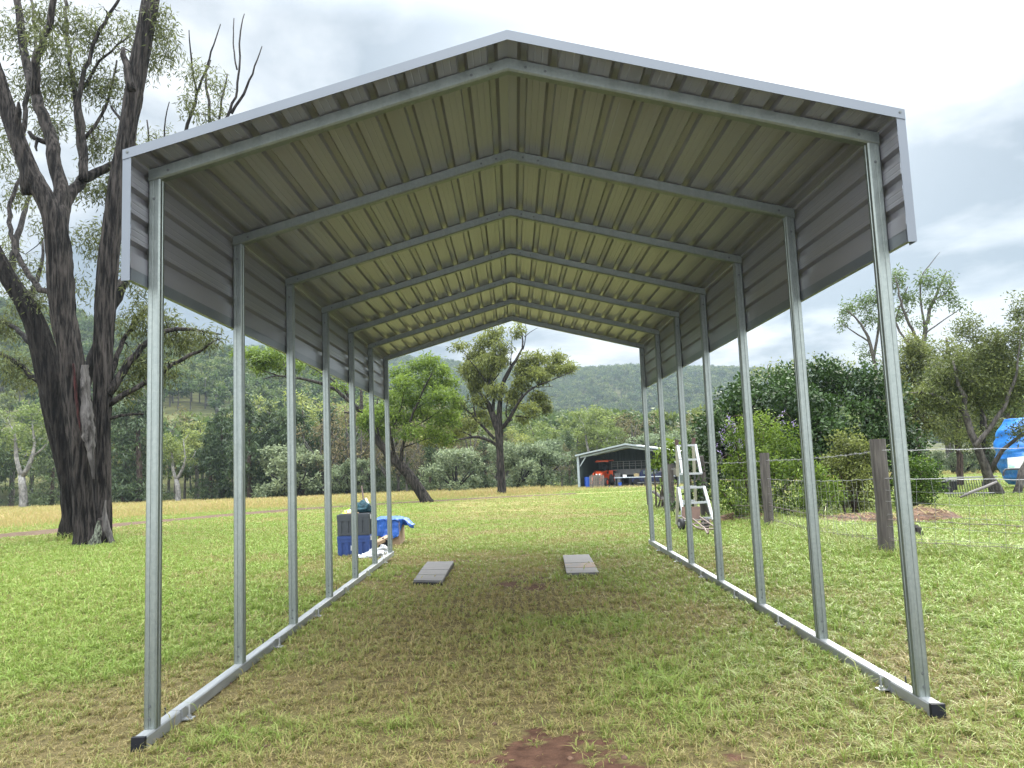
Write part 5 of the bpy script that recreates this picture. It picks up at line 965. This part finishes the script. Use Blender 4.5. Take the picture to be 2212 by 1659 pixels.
def _rightveg():
    # dark broadleaf clump
    rng = np.random.default_rng(31); d = 18.5; W_ = MB(); Lf = MB(); b = GP(1740, d); o = PD
    stems = [([GP(1660, d), o(1640, 1040, d), o(1610, 930, d)], [.12, .10, .05]), ([GP(1740, d), o(1745, 1000, d), o(1740, 860, d)], [.14, .11, .05]), ([GP(1830, d), o(1850, 1000, d), o(1880, 880, d)], [.12, .10, .05]), ([GP(1900, d), o(1940, 1010, d), o(1975, 930, d)], [.1, .08, .04]), ([GP(1620, d), o(1570, 1000, d), o(1540, 930, d)], [.09, .07, .03])]
    cl = CL([(1660, 840, 85, 45, 70, 0), (1600, 870, 60, 40, 44, -.4), (1760, 815, 80, 38, 70, .3), (1850, 830, 80, 42, 70, 0), (1700, 900, 90, 60, 90, -.5), (1560, 920, 55, 50, 50, -.5), (1800, 910, 90, 60, 90, -.6), (1900, 870, 60, 50, 50, 0), (1930, 930, 60, 55, 60, -.4), (1965, 990, 45, 50, 44, -.5), (1860, 980, 80, 60, 60, -.6), (1760, 990, 80, 60, 60, -.7), (1640, 990, 80, 60, 50, -.3), (1530, 960, 40, 55, 30, -.3), (1520, 1010, 35, 40, 20, 0), (1700, 860, 60, 40, 30, -1.2), (1790, 950, 50, 45, 30, -1.6), (1560, 1040, 50, 30, 14, 0), (1980, 1040, 35, 30, 16, -.5)], d, 1.)
    grow(W_, Lf, stems, cl, rng, 30, .24, .105, .055, .2, twig_r=.03, wander=.4, step=.3, shell=.28, tint0=.38, upt=.42, tipr=.004, leaf_jit=.2)
    tree_obj('broadleaf_tree', b, W_, Lf, 'bark_brown', 'leaf_dark', 'large rounded dark green glossy broadleaf tree behind the wire fence', wname='trunk')
    # thin sprays poking above it
    rng = np.random.default_rng(33); W_ = MB(); Lf = MB(); d = 20.5; b = GP(1770, d); limbs = [([GP(1770, d), o(1770, 900, d), o(px, 850, d), o(px+rng.uniform(-20, 20), rng.uniform(775, 800), d)], [.06, .05, .02, .008]) for px in (1660, 1700, 1740, 1790, 1830)]
    cl = CL([(1700, 800, 60, 24, 28, 0), (1780, 790, 60, 24, 26, 0), (1640, 812, 40, 20, 14, 0), (1830, 800, 30, 20, 12, 0)], d, .8); grow(W_, Lf, limbs, cl, rng, 12, .2, .08, .03, .2, twig_r=.012, step=.3, tint0=.6)
    tree_obj('thin_shrub', b, W_, Lf, 'bark_brown', 'leaf_olive', 'thin yellowish sprays of a shrub rising just above the dark broadleaf tree', 'shrub', wname='stem', lname='foliage')
    def bush(name, px, d, cls, nl, L_, Wd, lm, label, sd_, droop=.1, tw=.015, arch=None, rs=.16, flowers=None, cat='shrub', tint=.5):
        rng = np.random.default_rng(sd_); W_ = MB(); Lf = MB(); b = GP(px, d); limbs = []
        for (x_, y_, rx, ry, n, dz) in cls:
            e = PD(x_, y_, d+dz); limbs.append(([b+np.array([rng.uniform(-.15, .15), 0, -.03]), b+(e-b)*.5+np.array([0, 0, .05]), e], [.03, .022, .012]))
        if arch:
            for x0, y0, x1, y1, x2, y2 in arch: limbs.append(([PD(x0, y0, d), PD(x1, y1, d-.1), PD(x2, y2, d-.2)], [.012, .008, .004]))
        grow(W_, Lf, limbs, CL(cls, d, .9), rng, nl, rs, L_, Wd, droop, twig_r=tw, wander=.4, step=.25, shell=.4, tint0=tint, upt=.35, tipr=.003)
        r_ = tree_obj(name, b, W_, Lf, 'bark_brown', lm, label, cat, wname='stem', lname='foliage')
        if flowers:
            F_ = MB(); C = np.array([PD(x_+rng.normal(0, 3), y_+rng.normal(0, 3), d-.35) for x_, y_ in flowers for _ in range(5)]); C += rng.normal(0, .05, C.shape); leaf_quads(F_, C, 6, (.05, .05, .07), .024, .022, .4, rng, 0, None, .3); shift(F_, b).build('blossom', MT['flower_purple'], r_)
        return r_
    bush('flowering_shrub', 1635, 15.6, [(1610, 950, 40, 45, 34, 0), (1650, 930, 55, 45, 44, 0), (1700, 960, 50, 50, 46, .2), (1600, 1010, 45, 45, 34, 0), (1660, 1010, 60, 50, 54, -.2), (1710, 1040, 50, 45, 38, 0), (1620, 1065, 55, 40, 40, -.1), (1680, 1085, 55, 28, 30, 0), (1580, 930, 25, 30, 12, -.2), (1740, 1000, 30, 50, 20, .3)], 30, .062, .032, 'leaf_shrub', 'arching light green shrub with drooping mauve flower sprays beside the fence', 41, .4,
         arch=[(1620, 960, 1590, 895, 1562, 935), (1640, 940, 1610, 880, 1580, 900), (1660, 930, 1690, 885, 1720, 915), (1610, 960, 1575, 915, 1555, 965), (1600, 1000, 1565, 960, 1550, 1010)], flowers=[(1562, 938), (1574, 915), (1568, 960), (1590, 925), (1558, 980), (1690, 905), (1600, 955), (1720, 915), (1582, 965), (1570, 905)])
    bush('garden_bush', 1842, 15.2, [(1830, 960, 42, 30, 34, 0), (1870, 975, 40, 35, 34, 0), (1810, 1010, 45, 35, 36, 0), (1860, 1030, 50, 35, 40, -.1), (1800, 1060, 40, 30, 24, 0), (1850, 1075, 45, 25, 26, 0)], 34, .055, .032, 'leaf_olive', 'round olive green bush left of the nearest fence post', 42, .1, tint=.35)
    bush('garden_bush', 1985, 14.6, [(1960, 1000, 30, 25, 22, 0), (1990, 1020, 38, 32, 34, 0), (1955, 1050, 40, 35, 34, 0), (2005, 1060, 35, 28, 30, 0), (1970, 1085, 40, 18, 16, 0)], 34, .05, .03, 'leaf_shrub', 'low leafy green bush right of the nearest fence post beside the brown heap', 43, .1, tint=.25)
    bush('garden_bush', 1765, 14.6, [(1755, 1020, 30, 20, 18, 0), (1780, 1050, 35, 20, 22, 0), (1750, 1075, 35, 20, 20, 0), (1800, 1072, 30, 14, 12, -.2)], 26, .07, .03, 'leaf_shrub', 'small bright leafed bush between the flowering shrub and the olive bush', 44, .3)
    bush('garden_bush', 1600, 15.0, [(1575, 1085, 30, 18, 18, 0), (1610, 1105, 30, 14, 16, 0), (1560, 1060, 25, 20, 14, 0)], 26, .06, .03, 'leaf_shrub', 'low green bush at the foot of the leaning fence post', 45, .3, tint=.3)
    bush('climbing_vine', 1425, 21.5, [(1432, 985, 20, 22, 16, 0), (1410, 1000, 14, 14, 8, 0), (1450, 965, 14, 12, 8, 0), (1440, 1040, 12, 30, 6, 0)], 10, .14, .08, 'leaf_shrub', 'thin leafy vine scrambling over the farthest two fence posts', 46, .6, cat='vine', rs=.2)
    bush('climbing_vine', 1495, 16.2, [(1490, 1000, 22, 30, 16, 0), (1505, 1060, 22, 30, 16, 0), (1480, 1090, 30, 12, 12, 0)], 16, .09, .05, 'leaf_dark', 'dark leafy vine growing behind the white ladder', 47, .4, cat='vine', rs=.18)
    # paperbark style trees at the far right
    def multi(name, px, d, limbs, cls, lm, bm, label, sd_, nl=44, rs=.33, L_=.11, Wd=.035, tint=.4, tw=.03, droop=.1, cat='tree', sh=.45):
        rng = np.random.default_rng(sd_); W_ = MB(); Lf = MB(); b = GP(px, d); LL = []
        for l in limbs: P, rr = LP([(x_, y_, w_*.52) for x_, y_, w_ in l], d, rng.uniform(-.4, .4), rng.uniform(-1, 1)); LL.append((P, rr))
        grow(W_, Lf, LL, CL(cls, d, .8), rng, nl, rs, L_, Wd, droop, twig_r=tw, wander=.45, step=.35, shell=sh, tint0=tint, upt=.35, tipr=.006, disp=lambda P_, th: furrow(P_, th, 4, .1, sd_))
        return tree_obj(name, b, W_, Lf, bm, lm, label, cat)
    multi('tea_tree', 2150, 22.5, [[(2160, 1075, 60), (2140, 1030, 44), (2115, 985, 34), (2095, 940, 30), (2085, 880, 26), (2070, 820, 14), (2058, 780, 5)], [(2105, 965, 22), (2130, 930, 20), (2165, 895, 17), (2188, 850, 14), (2200, 790, 8), (2205, 720, 3)], [(2140, 1020, 22), (2150, 985, 18), (2175, 950, 15), (2215, 935, 12)], [(2195, 1075, 36), (2200, 1035, 28), (2212, 1000, 24), (2235, 940, 16), (2250, 850, 6)], [(2088, 900, 14), (2050, 860, 12), (2010, 840, 9), (1960, 850, 5)], [(2085, 850, 12), (2120, 800, 10), (2150, 750, 6)], [(2130, 925, 9), (2125, 890, 8), (2105, 860, 6)]],
          [(2080, 790, 60, 40, 60, 0), (2040, 830, 60, 40, 60, .3), (2110, 840, 60, 38, 60, 0), (2160, 790, 55, 45, 60, .3), (2130, 750, 45, 35, 40, 0), (2190, 740, 40, 45, 44, 0), (2210, 820, 40, 45, 44, -.3), (2170, 860, 55, 26, 36, 0), (2000, 860, 45, 26, 34, 0), (2050, 875, 55, 18, 24, 0), (2205, 670, 25, 40, 20, 0), (2090, 710, 30, 30, 20, 0), (2205, 930, 26, 16, 12, -.5)], 'leaf_tea', 'bark_grey', 'crooked tea tree with layered fine foliage leaning over the steel gate at the right', 51)
    multi('casuarina', 2030, 31., [[(1988, 1052, 26), (1985, 960, 24), (1978, 860, 20), (1965, 780, 14), (1960, 740, 7)], [(1985, 930, 12), (2010, 860, 10), (2030, 800, 6)]], [(1960, 790, 45, 40, 44, 0), (1940, 840, 45, 36, 40, 0), (1990, 850, 50, 36, 40, 0), (2000, 790, 40, 36, 36, 0), (1970, 745, 35, 28, 24, 0), (1985, 920, 50, 30, 28, 0), (2010, 900, 40, 30, 20, 0), (1945, 890, 35, 26, 20, 0)], 'leaf_tea', 'bark_brown', 'leafy olive tree with a dark straight trunk, leftmost of the group by the trailer', 52, L_=.15, Wd=.05, rs=.45)
    multi('casuarina', 2072, 33., [[(2075, 1055, 27), (2072, 960, 24), (2064, 860, 20), (2050, 770, 14), (2045, 730, 7)], [(2070, 900, 12), (2040, 830, 8)]], [(2040, 760, 45, 36, 36, 0), (2060, 820, 50, 36, 36, 0), (2030, 870, 45, 30, 26, 0), (2080, 900, 36, 36, 26, 0), (2060, 940, 40, 22, 18, 0)], 'leaf_tea', 'bark_brown', 'leafy olive tree with a dark straight trunk, second of the group by the trailer', 53, L_=.15, Wd=.05, rs=.45)
    multi('casuarina', 2125, 30., [[(2128, 1068, 20), (2124, 960, 18), (2118, 860, 14), (2112, 770, 8)], [(2122, 930, 9), (2135, 900, 7)]], [(2110, 790, 36, 40, 26, 0), (2120, 870, 36, 36, 24, 0), (2100, 950, 30, 24, 16, 0), (2135, 920, 26, 26, 12, 0)], 'leaf_tea', 'bark_black', 'slender dark stemmed tree standing just left of the crooked tea tree', 54, L_=.15, Wd=.05, rs=.45)
    # tall sparse gums
    multi('tall_gum', 1985, 46., [[(1985, 1050, 26), (1985, 900, 24), (1988, 790, 22), (2000, 700, 18), (2012, 660, 14), (2030, 620, 9), (2045, 585, 4)], [(1992, 745, 14), (1962, 700, 12), (1945, 650, 9), (1935, 600, 5)], [(1975, 760, 10), (1930, 700, 9), (1960, 620, 5)], [(1996, 705, 10), (1990, 650, 8), (1985, 600, 6), (2030, 545, 2)], [(2000, 720, 7), (2040, 690, 5), (2078, 665, 3)], [(2015, 650, 8), (2040, 640, 6), (2060, 610, 4)]],
          [(1940, 605, 26, 26, 20, 0), (1965, 640, 22, 26, 14, 0), (2000, 610, 20, 26, 14, 0), (2040, 610, 24, 24, 14, 0), (2055, 640, 18, 20, 12, 0), (2010, 650, 20, 16, 10, 0), (2075, 660, 10, 8, 4, 0), (1945, 680, 22, 26, 10, 0), (1995, 700, 20, 20, 6, 0), (1985, 760, 50, 26, 24, 0)], 'leaf_gum', 'bark_grey', 'tall thin crowned gum tree rising behind the first right post', 55, nl=22, L_=.24, Wd=.07, rs=.5, droop=.5, tw=.045, sh=.6)
    multi('tall_gum', 1890, 52., [[(1900, 1050, 22), (1900, 900, 20), (1892, 800, 18), (1880, 740, 14), (1862, 700, 10), (1830, 670, 5)], [(1888, 770, 12), (1900, 700, 10), (1895, 640, 6)], [(1880, 740, 8), (1850, 720, 6), (1820, 700, 3)], [(1895, 720, 7), (1915, 660, 5)]],
          [(1835, 670, 26, 20, 18, 0), (1865, 655, 24, 20, 18, 0), (1900, 640, 24, 26, 20, 0), (1880, 690, 28, 20, 16, 0), (1825, 700, 16, 14, 6, 0), (1915, 690, 20, 24, 12, 0), (1870, 760, 30, 20, 10, 0)], 'leaf_gum', 'bark_grey', 'tall pale open crowned gum tree seen just left of the first right post', 56, nl=22, L_=.25, Wd=.07, rs=.5, droop=.5, tw=.045, sh=.6)
_rightveg()

# ---------------------------------------------------------------- tree line and hill forest
def proto(kind, sd_):
    rng = np.random.default_rng(sd_); W_ = MB(); Lf = MB(); U = rng.uniform
    if kind == 'gum':          # pale stem, open domed crown
        h = 13; limbs = [([(0, 0, -.3), (.2, 0, 2.5), (U(-.5, .5), 0, 5), (U(-1, 1), U(-.5, .5), 8), (U(-1, 1), 0, 11)], [.32, .26, .22, .15, .06])]
        for _ in range(6): a = U(0, 6.28); z = U(4, 8); r_ = U(1.5, 3); limbs.append(([(0, 0, z), (r_*.5*math.cos(a), r_*.5*math.sin(a), z+1.5), (r_*math.cos(a), r_*math.sin(a), z+3)], [.12, .08, .04]))
        cl = [((U(-2.2, 2.2), U(-2, 2), U(6, 12)), (1.3, 1.3, .9), 9) for _ in range(15)]; a = dict(nleaf=18, rsub=.6, L_=.42, W_=.16, droop=.4, twig_r=.05, tipr=.02)
    elif kind == 'sheoak':     # dark dense drooping
        h = 11; limbs = [([(0, 0, -.3), (0, 0, 4), (.2, 0, 8), (.1, 0, 11)], [.24, .2, .12, .04])]; cl = []
        for z in np.linspace(1.2, 11, 18): r_ = 2.5*(1-abs(z-4.5)/9); a = U(0, 6.28); cl.append(((r_*.6*math.cos(a), r_*.6*math.sin(a), z), (r_*.9, r_*.9, .9), 9))
        a = dict(nleaf=22, rsub=.6, L_=.5, W_=.12, droop=1.2, twig_r=.04, tipr=.015)
    elif kind == 'wattle':     # broad silver mound reaching near the ground
        h = 6; limbs = [([(0, 0, -.2), (U(-.5, .5), 0, 1), (U(-1, 1), 0, 2.6), (U(-1, 1), 0, 4)], [.25, .2, .13, .05])]
        for _ in range(5): a = U(0, 6.28); limbs.append(([(0, 0, .6), (math.cos(a), math.sin(a), 1.4), (2.4*math.cos(a), 2.4*math.sin(a), 2.6)], [.14, .1, .05]))
        cl = [((U(-2.8, 2.8), U(-2.4, 2.4), U(.6, 5)), (1.2, 1.2, .7), 8) for _ in range(26)]; a = dict(nleaf=22, rsub=.42, L_=.36, W_=.16, droop=-.1, twig_r=.05, tipr=.02)
    elif kind == 'brown':      # thin twiggy half bare
        h = 9; limbs = [([(0, 0, -.2), (.1, 0, 2), (.3, 0, 5), (0, 0, 8.5)], [.16, .13, .09, .03])]
        for _ in range(8): a = U(0, 6.28); z = U(1.5, 5); limbs.append(([(0, 0, z), (.9*math.cos(a), .9*math.sin(a), z+1.4), (1.9*math.cos(a), 1.9*math.sin(a), z+3.2)], [.08, .055, .03]))
        cl = [((U(-1.9, 1.9), U(-1.8, 1.8), U(3.5, 8.6)), (1.2, 1.2, 1.), 9) for _ in range(12)]; a = dict(nleaf=9, rsub=.6, L_=.3, W_=.1, droop=.5, twig_r=.035, tipr=.012)
    elif kind == 'palegum':    # white forked stem
        h = 11; limbs = [([(0, 0, -.3), (.1, 0, 2), (-.2, 0, 3.6)], [.38, .3, .26]), ([(-.2, 0, 3.4), (-.9, 0, 5.2), (-.7, .2, 7), (-1.2, 0, 8.8)], [.2, .16, .12, .05]), ([(-.2, 0, 3.4), (.6, 0, 4.8), (.9, 0, 6.6), (.6, 0, 9.2)], [.22, .18, .13, .05]), ([(.8, 0, 5.6), (1.7, .2, 6.6), (2.1, 0, 7.6)], [.1, .07, .04])]
        cl = [((U(-2.2, 2.2), U(-2, 2), U(6.5, 10.4)), (1.2, 1.2, .7), 8) for _ in range(12)]; a = dict(nleaf=18, rsub=.5, L_=.36, W_=.13, droop=.4, twig_r=.05, tipr=.02)
    else:                      # hill tree, light mesh
        h = 10; limbs = [([(0, 0, -.6), (.15, 0, 4), (0, 0, 8)], [.2, .16, .06])]; cl = [((U(-2.3, 2.3), U(-2.3, 2.3), U(4.8, 9.2)), (1.3, 1.3, .8), 5) for _ in range(9)]; a = dict(nleaf=9, rsub=.75, L_=.95, W_=.5, droop=.0, twig_r=.06, tipr=.03)
    nl = a.pop('nleaf'); rs = a.pop('rsub')
    grow(W_, Lf, limbs, cl, rng, nl, rs, a.pop('L_'), a.pop('W_'), a.pop('droop'), shell=.45, wander=.4, step=.8, upt=.4, tint0=.5, twseg=3, **a)
    return W_, Lf, h
def copy_tree(src, loc, rz, s, sz, label, group=None):
    c = src.copy(); SC.collection.objects.link(c); c.location = loc; c.rotation_euler = (0, 0, rz); c.scale = (s, s, sz)
    for ch in src.children:
        k = ch.copy(); SC.collection.objects.link(k); k.parent = c; k.matrix_parent_inverse = Matrix.Identity(4)
    if label: c['label'] = label
    if group: c['group'] = group
    return c
def _treeline():
    SPEC = dict(gum=('gum_tree', 'bark_grey', 'leaf_gum', 'open crowned green gum tree'), sheoak=('she_oak', 'bark_brown', 'leaf_she', 'dense dark drooping she oak'), wattle=('wattle_tree', 'bark_black', 'leaf_silver', 'rounded silvery green wattle'),
                brown=('twiggy_tree', 'bark_grey', 'leaf_brown', 'twiggy tree with sparse brownish foliage'), palegum=('pale_gum', 'bark_pale', 'leaf_gum', 'gum tree with a forked white trunk'))
    P = {}
    for k in SPEC:
        for v in range(2):
            W_, Lf, h = proto(k, 60+v*7+len(k)); n, wm, lm, _ = SPEC[k]; r_ = empty(n); tag(r_, None, 'tree'); r_['_new'] = 1; W_.build('trunk', MT[wm], r_, True); Lf.build('crown', MT[lm], r_); P[k, v] = (r_, h)
    # (kind, px, depth, top row y)
    L_ = [('palegum', 50, 84, 880), ('gum', 22, 96, 900), ('sheoak', 112, 86, 940), ('sheoak', -30, 92, 900), ('sheoak', 268, 88, 880), ('sheoak', 300, 86, 860), ('brown', 322, 92, 872), ('palegum', 385, 83, 930), ('gum', 425, 92, 905), ('sheoak', 455, 86, 935),
          ('sheoak', 480, 88, 900), ('sheoak', 540, 84, 865), ('sheoak', 585, 86, 885), ('sheoak', 612, 84, 905), ('gum', 560, 100, 850), ('sheoak', 655, 85, 890), ('wattle', 640, 80, 950), ('gum', 690, 95, 845), ('brown', 700, 82, 910), ('sheoak', 722, 88, 890), ('brown', 748, 84, 880), ('gum', 765, 97, 850), ('wattle', 752, 80, 985), ('brown', 785, 82, 895), ('sheoak', 800, 90, 885), ('gum', 815, 100, 860),
          ('brown', 840, 84, 900), ('brown', 862, 88, 880), ('brown', 880, 80, 950), ('sheoak', 905, 92, 900), ('brown', 915, 84, 915), ('wattle', 985, 74, 958), ('brown', 950, 86, 880), ('brown', 1020, 88, 905), ('sheoak', 1050, 84, 955), ('gum', 1000, 104, 890), ('sheoak', 930, 82, 960),
          ('wattle', 1120, 75, 945), ('wattle', 1172, 76, 940), ('brown', 1075, 84, 935), ('gum', 1125, 100, 922), ('gum', 1192, 96, 905), ('gum', 1150, 112, 900), ('brown', 1215, 82, 960), ('sheoak', 1232, 84, 940), ('gum', 1245, 100, 915), ('palegum', 1285, 98, 885), ('gum', 1318, 96, 878), ('gum', 1290, 112, 870), ('brown', 1345, 98, 905), ('brown', 1370, 94, 898), ('palegum', 1330, 88, 925), ('wattle', 1420, 88, 925), ('wattle', 1448, 92, 930), ('brown', 1400, 106, 905),
          ('gum', 1475, 98, 920), ('brown', 1500, 104, 900), ('wattle', 1520, 90, 940), ('gum', 1600, 100, 900), ('sheoak', 1680, 96, 900), ('gum', 1780, 100, 880), ('gum', 1870, 98, 870), ('sheoak', 1940, 90, 880), ('gum', 1935, 72, 800), ('gum', 2062, 70, 785), ('sheoak', 2135, 66, 820), ('gum', 2190, 60, 740), ('wattle', 2020, 70, 968), ('wattle', 2085, 68, 975), ('wattle', 2150, 72, 960), ('gum', 2110, 96, 860), ('gum', 2050, 98, 850), ('sheoak', 2180, 80, 880), ('gum', 2210, 86, 800), ('sheoak', 1970, 74, 930), ('wattle', 2215, 62, 985)]
    zones = [(-99, 95, 'left of the great ironbark'), (95, 160, 'showing between the two ironbark trunks'), (160, 340, 'between the ironbark and the first left post'), (340, 516, 'between the first and second left posts'), (516, 632, 'between the second and third left posts'), (632, 711, 'between the third and fourth left posts'), (711, 768, 'between the fourth and fifth left posts'), (768, 811, 'between the fifth and sixth left posts'), (811, 860, 'behind the last left post'), (860, 960, 'behind the leaning tree'), (960, 1084, 'left of the upright paddock tree'), (1084, 1258, 'between the paddock tree and the shed'), (1258, 1400, 'behind the shed'), (1400, 1560, 'behind the far fence posts and ladder'), (1560, 1920, 'behind the dark broadleaf tree'), (1920, 2400, 'in the right hand background behind the trailer')]
    L_.sort(key=lambda t: t[1]); labs = {}; ordn = ['first', 'second', 'third', 'fourth', 'fifth', 'sixth', 'seventh']
    for t in L_:
        z = [q for a, b_, q in zones if a <= t[1] < b_][0]; labs.setdefault((t[0], z), []).append(t)
    rng = random.Random(9); used = set()
    for t in L_:
        k, px, d, ty = t; z = [q for a, b_, q in zones if a <= px < b_][0]; grp = labs[k, z]; v = rng.randint(0, 1); src, h = P[k, v]; b = GP(px, d); H_ = PD(px, ty, d)[2]-b[2]; sz = max(.35, H_/h*1.03); s = sz*(1.12 if k != 'wattle' else 1.0)*rng.uniform(.92, 1.12)
        if k == 'sheoak': s *= 1.15
        lab = SPEC[k][3]+(' ' if len(grp) == 1 else ', %s from left, ' % ordn[grp.index(t)])+z
        loc = (b[0], b[1], b[2]-.05)
        if src.get('_new'): del src['_new']; src.location = loc; src.rotation_euler = (0, 0, 0 if k == 'palegum' else rng.uniform(0, 6.28)); src.scale = (s, s, sz); src['label'] = lab
        else: copy_tree(src, loc, rng.uniform(-.4, .4) if k == 'palegum' else rng.uniform(0, 6.28), s, sz, lab)
    for k, (r_, h) in P.items():
        if r_.get('_new'):
            for c in list(r_.children): bpy.data.objects.remove(c)
            bpy.data.objects.remove(r_)
    # bushy understorey along the foot of the tree line, nobody could count it
    rn = np.random.default_rng(77); n = 420; u = rn.uniform(-.66, .62, n); d = rn.uniform(86, 100, n); x = CAM[0]+u*d; y = CAM[1]+d; z = gz(x, y); ok = ~((u*FOC+1106 > 1240) & (u*FOC+1106 < 1490)) & ~((u*FOC+1106 < 450) & (rn.random(n) < .6)); C = np.stack([x, y, z+rn.uniform(.2, 1.3, n)], -1)[ok]
    mb = MB(); leaf_quads(mb, C, 90, (1.5, 1.2, .95), .34, .14, .2, rn, 0, rn.uniform(.1, .7, len(C)), .22); o = mb.build('undergrowth', MT['leaf_she']); tag(o, 'dense dark undergrowth filling the foot of the far tree line', 'undergrowth', kind='stuff')
    # hill trees
    protos = []
    for v in range(4):
        W_, Lf, h = proto('hill', 200+v); k = MB(); k.V = W_.V+[q for q in Lf.V]; k.n = W_.n+Lf.n; k.F = W_.F+[f+W_.n for f in Lf.F]; k.mi = W_.mi+[m_*0+1 for m_ in Lf.mi]; k.t = W_.t+Lf.t
        o = k.build('hill_tree', [MT['bark_grey'], MT['leaf_hill']]); protos.append(o)
    rn = np.random.default_rng(5)
    def scatter(n, d0, d1, u0, u1, dens):
        d = np.sqrt(rn.uniform(d0**2, d1**2, n)); u = rn.uniform(u0, u1, n); x = CAM[0]+u*d; y = CAM[1]+d; keep = rn.random(n) < dens(u, d, x, y); return x[keep], y[keep], d[keep], u[keep]
    def densA(u, d, x, y):
        px = 1106+u*FOC; n_ = fbm(x*.022, y*.022, 3, 55); open_ = sm((700-px)/150)*sm((d-118)/15)*sm((235-d)/25)*sm((n_-.25)/.15)
        return np.clip(1-.8*open_, .05, 1)*np.clip(.6+n_, 0, 1)
    x, y, d, u = scatter(3400, 104, 375, -.74, .52, densA); x2, y2, d2, u2 = scatter(15000, 440, 1060, -.42, .70, lambda u, d, x, y: np.clip(.35+fbm(x*.01, y*.01, 3, 3), 0, 1))
    x = np.concatenate([x, x2]); y = np.concatenate([y, y2]); d = np.concatenate([d, d2]); z = gz(x, y); order = np.argsort(d); x, y, z, d = x[order], y[order], z[order], d[order]
    s = rn.uniform(.7, 1.25, len(x))*np.where(d > 400, 1.25, .95); rz = rn.uniform(0, 6.28, len(x)); vi = rn.integers(0, 4, len(x)); NI = 220
    first = [True]*4
    for k in range(NI):
        q = int(vi[k]); src = protos[q]
        if first[q]: o = src; first[q] = False
        else: o = src.copy(); SC.collection.objects.link(o)
        o.location = (x[k], y[k], z[k]-.1); o.rotation_euler = (0, 0, rz[k]); o.scale = (s[k]*1.05, s[k]*1.05, s[k]*rn.uniform(.8, 1.1)); tag(o, 'green gum tree, one of many alike on the nearer slope behind the tree line', 'tree', 'gum trees scattered on the near hillside')
    P_ = np.stack([x, y, z-.15], -1)[NI:]; me = bpy.data.meshes.new('hill_forest'); me.vertices.add(len(P_)); me.vertices.foreach_set('co', P_.astype(np.float32).ravel())
    for nme, ty, val in (('s', 'FLOAT', s[NI:]), ('rz', 'FLOAT', rz[NI:]), ('vi', 'INT', vi[NI:])): a = me.attributes.new(nme, ty, 'POINT'); a.data.foreach_set('value', val.astype(np.int32 if ty == 'INT' else np.float32))
    fo = link(bpy.data.objects.new('hill_forest', me)); tag(fo, 'continuous eucalypt forest covering the hills', 'forest', kind='stuff')
    ng = bpy.data.node_groups.new('forest', 'GeometryNodeTree'); ng.interface.new_socket('Geometry', in_out='INPUT', socket_type='NodeSocketGeometry'); ng.interface.new_socket('Geometry', in_out='OUTPUT', socket_type='NodeSocketGeometry')
    N = ng.nodes.new; L = ng.links.new; gi = N('NodeGroupInput'); go = N('NodeGroupOutput'); ip = N('GeometryNodeInstanceOnPoints'); gg = N('GeometryNodeGeometryToInstance')
    for o in reversed(protos): oi = N('GeometryNodeObjectInfo'); oi.transform_space = 'ORIGINAL'; oi.inputs['Object'].default_value = o; oi.inputs['As Instance'].default_value = False; L(oi.outputs['Geometry'], gg.inputs[0])
    def na(nm, ty): a = N('GeometryNodeInputNamedAttribute'); a.data_type = ty; a.inputs['Name'].default_value = nm; return a.outputs[0]
    L(gi.outputs[0], ip.inputs['Points']); L(gg.outputs[0], ip.inputs['Instance']); ip.inputs['Pick Instance'].default_value = True; L(na('vi', 'INT'), ip.inputs['Instance Index'])
    cb = N('ShaderNodeCombineXYZ'); L(na('rz', 'FLOAT'), cb.inputs[2]); L(cb.outputs[0], ip.inputs['Rotation']); L(na('s', 'FLOAT'), ip.inputs['Scale']); L(ip.outputs[0], go.inputs[0])
    md = fo.modifiers.new('forest', 'NODES'); md.node_group = ng
_treeline()
# ---------------------------------------------------------------- air
def _haze():
    mb = MB(); mb.box((0, 780, 155), (3400, 1640, 330)); m = bpy.data.materials.new('haze_mat'); m.use_nodes = True; nt = m.node_tree; nt.nodes.clear(); o = nt.nodes.new('ShaderNodeOutputMaterial'); v = nt.nodes.new('ShaderNodeVolumePrincipled')
    v.inputs['Color'].default_value = (.26, .32, .37, 1); v.inputs['Density'].default_value = .00038; v.inputs['Anisotropy'].default_value = .2; nt.links.new(v.outputs[0], o.inputs['Volume'])
    h = mb.build('haze', m); tag(h, 'thin pale blue haze over the valley', 'haze', kind='stuff')
_haze()
